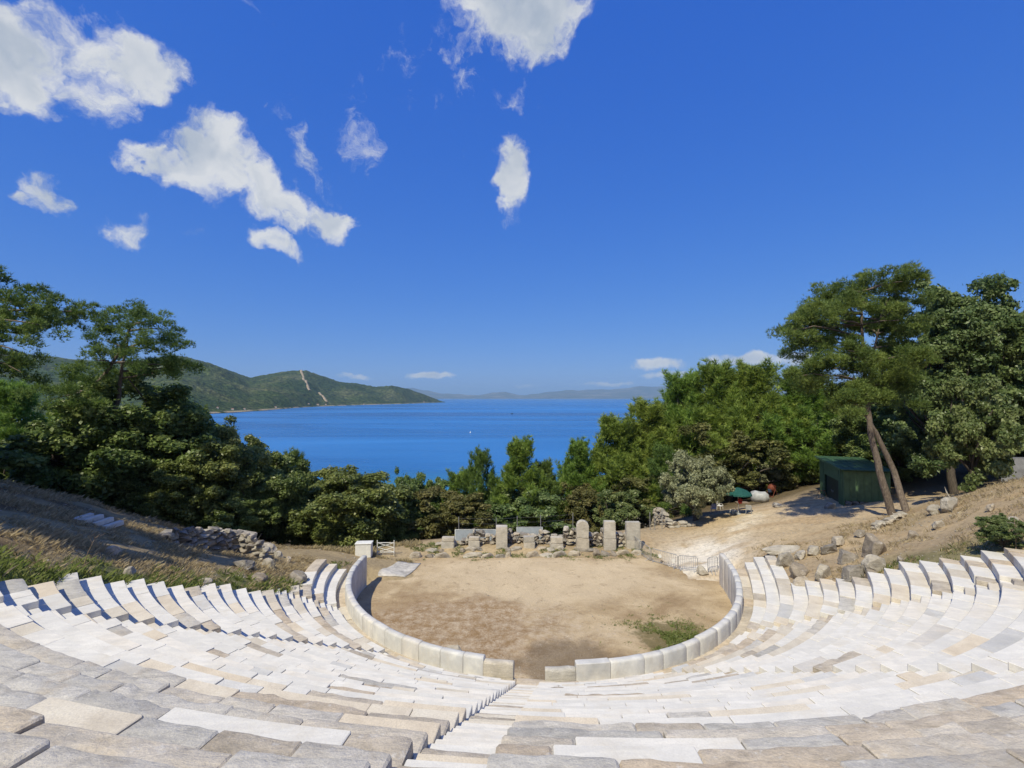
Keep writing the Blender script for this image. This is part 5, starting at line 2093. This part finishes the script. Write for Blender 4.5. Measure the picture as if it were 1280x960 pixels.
def hut():
    a = Vector((X_at(1052, 43.8), 43.8, 0))
    b = Vector((X_at(1022.5, 51.0), 51.0, 0))
    zb = min(gz1(a.x, a.y), gz1(b.x, b.y)) - .1
    a.z = b.z = zb
    za, zc = at_d(1052, 587.5, 43.8).z, at_d(1022.5, 571.5, 51.0).z
    ax = (b - a).normalized()
    sx_ = Vector((ax.y, -ax.x, 0))           # to the right, away from the door
    L, W = (b - a).length, 3.6
    root = empty('green_hut', a, 'green sheet metal hut with a sloping roof and dark open door', 'hut')

    def q(u, w, z):
        return ax * u + sx_ * w + Vector((0, 0, z))
    ha, hb = za - zb, zc - zb
    d0, d1, dh = L * .20, L * .78, 2.45

    def h(u):
        return ha + (hb - ha) * u / L
    n = -sx_
    for nm, u0, u1, z0f, in (('wall_panel', 0, d0, 0), ('wall_panel', d1, L, 0), ('door_lintel', d0, d1, dh)):
        Kit().poly([q(u0, 0, z0f), q(u1, 0, z0f), q(u1, 0, h(u1)), q(u0, 0, h(u0))], .08, n).build(nm, M['hutgreen'], root)
    for k in range(2):
        u0, u1 = d0 + (d1 - d0) * k / 2, d0 + (d1 - d0) * (k + 1) / 2 - .02
        dr = Kit().poly([q(u0, .16, .03), q(u1, .16, .03), q(u1, .16, dh), q(u0, .16, dh)], .05, n).build('door', M['hutdoor'], root)
        Kit().box(q((u0 + u1) / 2 + (.9 if k == 0 else -.9), .09, 1.1), (.05, .05, .2), bevel=.01).build('door_handle', M['galv'], dr)
    hs_ = ha * .98
    Kit().poly([q(0.0, .09, .9), q(0.0, W, .9), q(0.0, W, hs_), q(0.0, .09, hs_)], .08, -ax).build('side_wall', M['hutgreen'], root)
    Kit().poly([q(L, .09, 0), q(L, W, 0), q(L, W, hb), q(L, .09, hb)], .08, ax).build('back_wall', M['hutgreen'], root)
    Kit().poly([q(.09, W, 0), q(L - .09, W, 0), q(L - .09, W, hb * .98), q(.09, W, ha * .97)], .08, sx_).build('end_wall', M['hutgreen'], root)
    sw = [o for o in root.children if o.name.startswith('side_wall')][0]
    w = .5
    while w < W:
        Kit().box(q(-.012, w, (.9 + hs_) / 2), (.05, .03, hs_ - .95), (0, 0, math.atan2(ax.y, ax.x)), bevel=.004).build('seam', M['hutgreen'], sw)
        w += .55
    for o, u0, u1 in zip([c for c in root.children if c.name.startswith('wall_panel')], (0, d1), (d0, L)):
        for u in np.arange(u0 + .25, u1, .5):
            Kit().box(q(u, -.012, h(u) / 2), (.03, .05, h(u) - .2), (0, 0, math.atan2(ax.y, ax.x)), bevel=.004).build('seam', M['hutgreen'], o)
    r = random.Random(4)
    w = .1
    while w < W:
        s_ = r.uniform(.4, .8)
        for z in (0, .3, .6):
            o = link('base_stone', r.choice(ROCKS['rock']), root)
            o.location = q(.0, w + s_ / 2, z - .03)
            o.rotation_euler = (0, 0, math.atan2(sx_.y, sx_.x))
            o.scale = (s_, .4, .36)
        w += s_
    ov = .35
    nrm = Vector((0, 0, 1))
    rf = Kit().poly([q(-ov, -ov, h(-ov) + .10), q(L + ov, -ov, h(L + ov) + .10), q(L + ov, W + ov, h(L + ov) + .10), q(-ov, W + ov, h(-ov) + .10)], .07, nrm).build('roof', M['hutroof'], root)
    k = 0
    w = -ov
    while w < W + ov:
        Kit().poly([q(-ov, w, h(-ov) + .125), q(L + ov, w, h(L + ov) + .125), q(L + ov, w + .05, h(L + ov) + .125), q(-ov, w + .05, h(-ov) + .125)], .03, nrm).build('roof_rib', M['hutroof'], rf)
        w += .62
    for pts in ((q(-ov, -ov - .01, h(-ov) - .05), q(L + ov, -ov - .01, h(L + ov) - .05)),):
        Kit().poly([pts[0], pts[1], pts[1] + Vector((0, 0, .2)), pts[0] + Vector((0, 0, .2))], .03, n).build('fascia', M['hutgreen'], root)
    return root


hut()


def chair(p, rz, label, mat, group='plastic seats in the yard', back=True):
    root = empty('plastic_chair' if back else 'plastic_stool', p, label, 'chair' if back else 'stool', group, rz)
    s = .24
    Kit().box((0, 0, .44), (.5, .48, .04), bevel=.015).build('seat', mat, root)
    for x in (-s, s):
        for y in (-s + .02, s - .02):
            Kit().rod([(x * .9, y * .9, .43), (x * 1.05, y * 1.05, -.02)], .028, 5, .02).build('leg', mat, root)
    if back:
        Kit().box((0, .25, .68), (.5, .035, .46), (-.18, 0, 0), bevel=.015).build('backrest', mat, root)
        for x in (-s - .02, s + .02):
            Kit().rod([(x, .24, .62), (x, -.12, .64), (x, -.22, .44)], .022, 5).build('armrest', mat, root)
    return root


U = ghit(923, 643)
root = empty('garden_parasol', U, 'green canvas parasol over the yard seats', 'parasol')
Kit().rod([(0, 0, 0), (0, 0, 2.55)], .03, 8).build('pole', M['whitepaint'], root)
Kit().lathe((0, 0, 0), [(.25, 0), (.25, .08), (.06, .12), (.06, .3)], 14).build('base', M['tarp'], root)
bm = bmesh.new()
tip = bm.verts.new((0, 0, 2.62))
r1 = [bm.verts.new((.7 * math.cos(k * math.pi / 4), .7 * math.sin(k * math.pi / 4), 2.42)) for k in range(8)]
r2 = [bm.verts.new((1.3 * math.cos(k * math.pi / 4), 1.3 * math.sin(k * math.pi / 4), 2.05)) for k in range(8)]
r3 = [bm.verts.new((1.32 * math.cos(k * math.pi / 4), 1.32 * math.sin(k * math.pi / 4), 1.92)) for k in range(8)]
for k in range(8):
    k2 = (k + 1) % 8
    bm.faces.new((tip, r1[k], r1[k2]))
    bm.faces.new((r1[k], r2[k], r2[k2], r1[k2]))
    bm.faces.new((r2[k], r3[k], r3[k2], r2[k2]))
me = bpy.data.meshes.new('canopy')
bmesh.ops.solidify(bm, geom=bm.faces, thickness=.012)
bm.to_mesh(me)
bm.free()
link('canopy', me, root, M['umbrella'])
for k in range(8):
    a = k * math.pi / 4
    Kit().rod([(0, 0, 2.25), (1.28 * math.cos(a), 1.28 * math.sin(a), 2.03)], .012, 4).build('rib', M['galv'], root)


def yard(px, py):
    return ghit(px, py)


chair(yard(917, 643.5), .2, 'cream plastic stool left of the parasol pole', M['plastic'], back=False)
chair(yard(936, 642.5), 2.6, 'grey plastic armchair right of the parasol pole', M['tarp'])
chair(yard(892, 641), -.6, 'faded pink plastic armchair beside the olive trunk', M['pinkplastic'])
chair(yard(900, 637), .5, 'white plastic armchair behind the pink one', M['plastic'])
t_ = yard(928, 637)
root = empty('yard_table', t_, 'small dark table under the parasol', 'table')
Kit().box((0, 0, .72), (1.2, .8, .05), bevel=.01).build('tabletop', M['wood'], root)
for x in (-.52, .52):
    for y in (-.32, .32):
        Kit().rod([(x, y, -.05), (x, y, .7)], .03, 5).build('leg', M['wood'], root)
bag = empty('red_backpack', U + Vector((.12, -.14, 1.05)), 'red backpack hanging on the parasol pole', 'backpack')
Kit().box((0, 0, .28), (.40, .24, .56), bevel=.1, seg=3).build('body', M['red'], bag, smooth=True)
Kit().box((0, -.13, .18), (.28, .07, .24), bevel=.03, seg=2).build('pocket', M['red'], bag, smooth=True)
Kit().rod([(-.08, .02, .54), (0, .03, .68), (.08, .02, .54)], .015, 5).build('strap', M['darkplastic'], bag)
# tarp-covered roll behind the parasol
tp = yard(952, 629)
tr_ = Kit().lathe((0, 0, 0), [(.2, -.95), (.5, -.9), (.66, -.5), (.6, .1), (.66, .5), (.45, .9), (.15, .95)], 18, rot=Matrix.Rotation(math.pi / 2, 3, 'Y')).build('tarp_bundle', M['tarp'], smooth=True, jitter=.12, seed=3)
tr_.location = tp + Vector((0, .4, .62))
tr_.rotation_euler = (0, .06, -.35)
tag(tr_, 'bulky bundle wrapped in pale grey tarp behind the parasol', 'bundle')
# cement mixer
cm_ = yard(965, 621)
root = empty('cement_mixer', cm_, 'rusty red cement mixer in the yard', 'mixer', rz=.5)
Kit().lathe((0, 0, 1.05), [(.18, -.45), (.42, -.32), (.48, 0), (.40, .28), (.24, .5), (.22, .5)], 16, rot=Matrix.Rotation(.7, 3, 'Y')).build('drum', M['rust'], root, smooth=True)
Kit().rod([(-.5, -.4, 0), (0, -.45, 1.0), (.5, -.4, 0)], .04).rod([(-.5, .4, 0), (0, .45, 1.0), (.5, .4, 0)], .04).rod([(-.5, -.4, .1), (-.5, .4, .1)], .04).build('frame', M['rust'], root)
Kit().box((-.45, 0, .75), (.3, .35, .4), bevel=.04).build('motor_box', M['bluecloth'], root)
for y in (-.5, .5):
    Kit().lathe((.5, y, .2), [(.05, -.04), (.2, -.04), (.2, .04), (.05, .04)], 14, rot=Matrix.Rotation(math.pi / 2, 3, 'X')).build('wheel', M['darkplastic'], root)
# wheelbarrow
wb_ = yard(986, 612)
root = empty('wheelbarrow', wb_, 'rusty red wheelbarrow standing beyond the cement mixer', 'wheelbarrow', rz=2.6)
kk = Kit()
bt, tp_ = [(-.25, -.22, .38), (.3, -.18, .36), (.3, .18, .36), (-.25, .22, .38)], [(-.45, -.36, .66), (.55, -.3, .62), (.55, .3, .62), (-.45, .36, .66)]
vb, vt = [kk.bm.verts.new(v) for v in bt], [kk.bm.verts.new(v) for v in tp_]
kk.bm.faces.new(vb)
for k in range(4):
    kk.bm.faces.new((vb[k], vb[(k + 1) % 4], vt[(k + 1) % 4], vt[k]))
bmesh.ops.solidify(kk.bm, geom=kk.bm.faces, thickness=.02)
kk.build('tray', M['rust'], root)
for y in (-.2, .2):
    Kit().rod([(.62, y * .4, .22), (-.2, y, .36), (-1.0, y * 1.3, .6)], .022, 6).build('handle', M['wood'], root)
    Kit().rod([(-.3, y, .38), (-.4, y * 1.1, -.02)], .02, 5).build('leg', M['galv'], root)
Kit().lathe((.65, 0, .2), [(.04, -.05), (.2, -.04), (.2, .04), (.04, .05)], 14, rot=Matrix.Rotation(math.pi / 2, 3, 'X')).build('wheel', M['darkplastic'], root)
# sawhorse by the hut door
sh = yard(1026, 621)
root = empty('sawhorse', sh + Vector((-.3, -.6, 0)), 'wooden sawhorse in front of the hut door', 'sawhorse', rz=.4)
Kit().box((0, 0, .72), (1.1, .1, .1), bevel=.01).build('beam', M['wood'], root)
for x in (-.45, .45):
    for y in (-.25, .25):
        Kit().rod([(x, 0, .7), (x * 1.1, y, -.03)], .03, 4).build('leg', M['wood'], root)
for px, py, w, h, lab in ((1040, 636, 14, 8, 'pale cut stone on the ground before the hut'), (1010, 600, 40, 8, 'long pale stone on the bank behind the yard, left one'), (1000, 606, 26, 7, 'long pale stone on the bank behind the yard, lower one'), (975, 634, 14, 6, 'flat stone at the edge of the yard path')):
    rock(px, py, w, h, lab, 'palerock', group='stones about the yard', name='loose_stone')
# fresh rubble edging below the hut
e0, e1, e2 = ghit(1052, 642), ghit(1094, 662), ghit(1130, 646)
stone_run('stone_edging', 'low rubble edging between the yard and the dry bank', 'edging', [(e1.x, e1.y), (ghit(1112, 655).x, ghit(1112, 655).y), (e2.x, e2.y)], lambda t: .42, .6, (.3, .7), 31)

# grey shade cloth at the right edge
sheet('shade_cloth', 'grey shade cloth screen at the right edge behind the shrub', 1252, 1330, 572, 606, 37, 37.5, M['greytarp'], 'screen')

# dead stalks
sp_ = ghit(104, 709)
root = empty('dead_stalk', sp_, 'tall dry branching stalk in the grass on the left', 'stalk')
kk = Kit().rod([(0, 0, -.05), (.12, .05, .5), (.32, .1, 1.0), (.45, .15, 1.15)], .018, 5, .006)
kk.build('stem', M['wood'], root)
for a, b in (((.25, .08, .85), (.15, .0, 1.15)), ((.32, .1, 1.0), (.62, .2, 1.18)), ((.3, .1, .95), (.38, .0, 1.3))):
    Kit().rod([a, b], .010, 4, .004).build('twig', M['wood'], root)
sp_ = ghit(1270, 690)
root = empty('dead_stalk', sp_, 'thin bare upright stick at the right edge of the bank', 'stalk')
Kit().rod([(0, 0, -.1), (.02, 0, .7), (-.02, .02, 1.5)], .02, 5, .008).build('stem', M['wood'], root)
Kit().rod([(.01, 0, .9), (.12, .02, 1.2)], .008, 4, .004).build('twig', M['wood'], root)
# ------------------------------------------------------------------ across the water
hr = random.Random(9)
ORD = ['leftmost tiny pale house', 'second tiny pale house from the left', 'third tiny pale house from the left', 'fourth tiny pale house from the left', 'tiny pale house right of the dark spur', 'tiny pale house below the bare track', 'tiny pale house just right of the bare track', 'third tiny pale house below the bare track', 'lone tiny pale house under the long low ridge', 'tiny pale house at the tip of the headland']
for lab, (px, t, s) in zip(ORD, ((254, .035, .6), (272, .045, .6), (291, .03, .7), (306, .03, .6), (345, .03, .6), (386, .05, .8), (397, .03, .8), (408, .035, .7), (455, .03, .6), (530, .06, 1.0))):
    q = hill_pt(px, t)
    root = empty('shore_house', q - Vector((0, 0, 1)), lab + ' on the far shore', 'house', 'houses on the far shore', rz=hr.uniform(-.5, .5))
    w, dd, hh = hr.uniform(9, 16) * s, 8 * s, hr.uniform(5, 7) * s
    Kit().box((0, 0, hh / 2), (w, dd, hh), bevel=0).build('wall', M['housewall'], root)
    kk = Kit()
    a = [kk.bm.verts.new(v) for v in ((-w * .54, -dd * .56, hh + .01), (w * .54, -dd * .56, hh + .01), (w * .54, dd * .56, hh + .01), (-w * .54, dd * .56, hh + .01), (-w * .4, 0, hh * 1.35), (w * .4, 0, hh * 1.35))]
    for f in ((0, 1, 5, 4), (1, 2, 5), (2, 3, 4, 5), (3, 0, 4), (3, 2, 1, 0)):
        kk.bm.faces.new([a[i] for i in f])
    kk.build('roof', M['houseroof'], root)
    for x in (-.25, .25):
        Kit().box((w * x, -dd / 2 - .03, hh * .55), (w * .14, .1, hh * .3), bevel=0).build('window', M['windowdark'], root)

# ferry near the right wood
q = px_z(812, 506.6, SEA)
root = empty('ferry_boat', q, 'small white ferry on the sea near the right wood', 'boat', rz=.1)
kk = Kit()
st_ = [(-15, 3.2, 2.2), (-8, 3.6, 2.0), (6, 3.5, 2.2), (13, 1.8, 2.8), (17, .1, 3.4)]
rings = []
for x, w, h in st_:
    rings.append([kk.bm.verts.new(v) for v in ((x, -w, h), (x, -w * .7, -.6), (x, w * .7, -.6), (x, w, h))])
for a, b in zip(rings, rings[1:]):
    for k in range(4):
        kk.bm.faces.new((a[k], b[k], b[(k + 1) % 4], a[(k + 1) % 4]))
kk.bm.faces.new(rings[0])
kk.bm.faces.new(rings[-1][::-1])
kk.build('hull', M['boatwhite'], root)
Kit().box((-3, 0, 3.9), (17, 5.6, 3.2), bevel=.3).build('cabin', M['boatwhite'], root)
Kit().box((0, 0, 6.6), (8, 4.4, 2.0), bevel=.3).build('bridge', M['boatwhite'], root)
Kit().box((-3, -2.84, 4.2), (14, .1, .9), bevel=0).build('window_band', M['windowdark'], root)
Kit().rod([(-1, 0, 7.5), (-1.4, 0, 12)], .2, 6, .08).build('mast', M['boatdark'], root)
# sailing boat
q = px_z(640, 517.5, SEA)
root = empty('sailing_boat', q, 'dark sailing boat with bare mast in mid bay', 'boat', rz=.9)
kk = Kit()
rings = []
for x, w, h in ((-4.5, 1.0, 1.0), (-1, 1.6, 1.0), (2, 1.3, 1.1), (5, .05, 1.5)):
    rings.append([kk.bm.verts.new(v) for v in ((x, -w, h), (x, -w * .6, -.3), (x, w * .6, -.3), (x, w, h))])
for a, b in zip(rings, rings[1:]):
    for k in range(4):
        kk.bm.faces.new((a[k], b[k], b[(k + 1) % 4], a[(k + 1) % 4]))
kk.bm.faces.new(rings[0])
kk.bm.faces.new(rings[-1][::-1])
kk.build('hull', M['boatdark'], root)
Kit().box((-.5, 0, 1.4), (4, 1.7, .8), bevel=.15).build('cabin', M['boatdark'], root)
Kit().rod([(.6, 0, 1), (.6, 0, 15)], .12, 6, .06).build('mast', M['boatdark'], root)
Kit().rod([(.6, 0, 2.4), (-4.2, 0, 2.3)], .16, 6).build('boom', M['boatdark'], root)
for px, py in ((588, 541), (620, 512)):
    q = px_z(px, py, SEA)
    o = Kit().lathe((0, 0, 0), [(.2, -.4), (.8, 0), (.8, .5), (.3, 1.1), (.1, 1.9)], 10).build('buoy', M['boatwhite'], smooth=True)
    o.location = q
    tag(o, 'white buoy in the near bay' if py > 530 else 'white buoy out beyond the sailing boat', 'buoy')

# ------------------------------------------------------------------ loose gravel and stone chips
def chips(name, label, X, Y, size, mat, seed, zoff=0.0):
    r = np.random.default_rng(seed)
    n = len(X)
    Z = np.maximum(gz(X, Y), zoff)
    base = np.array([(1, 0, 0), (0, 1, 0), (-1, 0, 0), (0, -1, 0), (.15, .1, .8), (0, 0, -.6)])
    f = np.array([(0, 1, 4), (1, 2, 4), (2, 3, 4), (3, 0, 4), (1, 0, 5), (2, 1, 5), (3, 2, 5), (0, 3, 5)])
    a = r.uniform(0, 6.283, n)
    V = np.repeat(base[None], n, 0) * r.uniform(.6, 1.3, (n, 6, 1)) * r.uniform(.5, 1.2, (n, 1, 3)) * size[:, None, None]
    x = V[:, :, 0] * np.cos(a)[:, None] - V[:, :, 1] * np.sin(a)[:, None]
    y = V[:, :, 0] * np.sin(a)[:, None] + V[:, :, 1] * np.cos(a)[:, None]
    P = np.stack([x + X[:, None], y + Y[:, None], V[:, :, 2] + Z[:, None]], 2).reshape(-1, 3)
    F = (f[None] + (np.arange(n) * 6)[:, None, None]).reshape(-1, 3)
    return tag(link(name, mesh_np(name, P, F), mat=M[mat]), label, 'gravel', kind='stuff')


cr = np.random.default_rng(61)
X, Y = cr.uniform(11, 36, 9000), cr.uniform(18, 52, 9000)
s_, R_r, _p = outside_seats(X, Y)
k = (s_ > .4) & (R_r > 13.2) & (fbm(X * .4, Y * .4, 4, 72) > .46)
chips('gravel', 'stone chips scattered over the right bank and yard', X[k], Y[k], .015 + .07 * cr.random(k.sum()) ** 3, 'palerock', 62)
X, Y = cr.uniform(-34, -10, 5000), cr.uniform(14, 42, 5000)
s_, R_r, _p = outside_seats(X, Y)
k = (s_ > .4) & (R_r > 13.2) & (fbm(X * .5, Y * .5, 4, 73) > .5)
chips('gravel', 'stone chips lying in the left slope grass', X[k], Y[k], .015 + .09 * cr.random(k.sum()) ** 3, 'palerock', 63)
X, Y = cr.uniform(-10, 13.5, 9000), cr.uniform(20, 42, 9000)
k = ((np.hypot(X - CX, Y - CY) < 11.6) | (Y > 37)) & (fbm(X * .6, Y * .6, 4, 74) > .45)
chips('gravel', 'pebbles scattered on the orchestra floor and before the stage', X[k], Y[k], .008 + .045 * cr.random(k.sum()) ** 4, 'palerock', 64, .0)
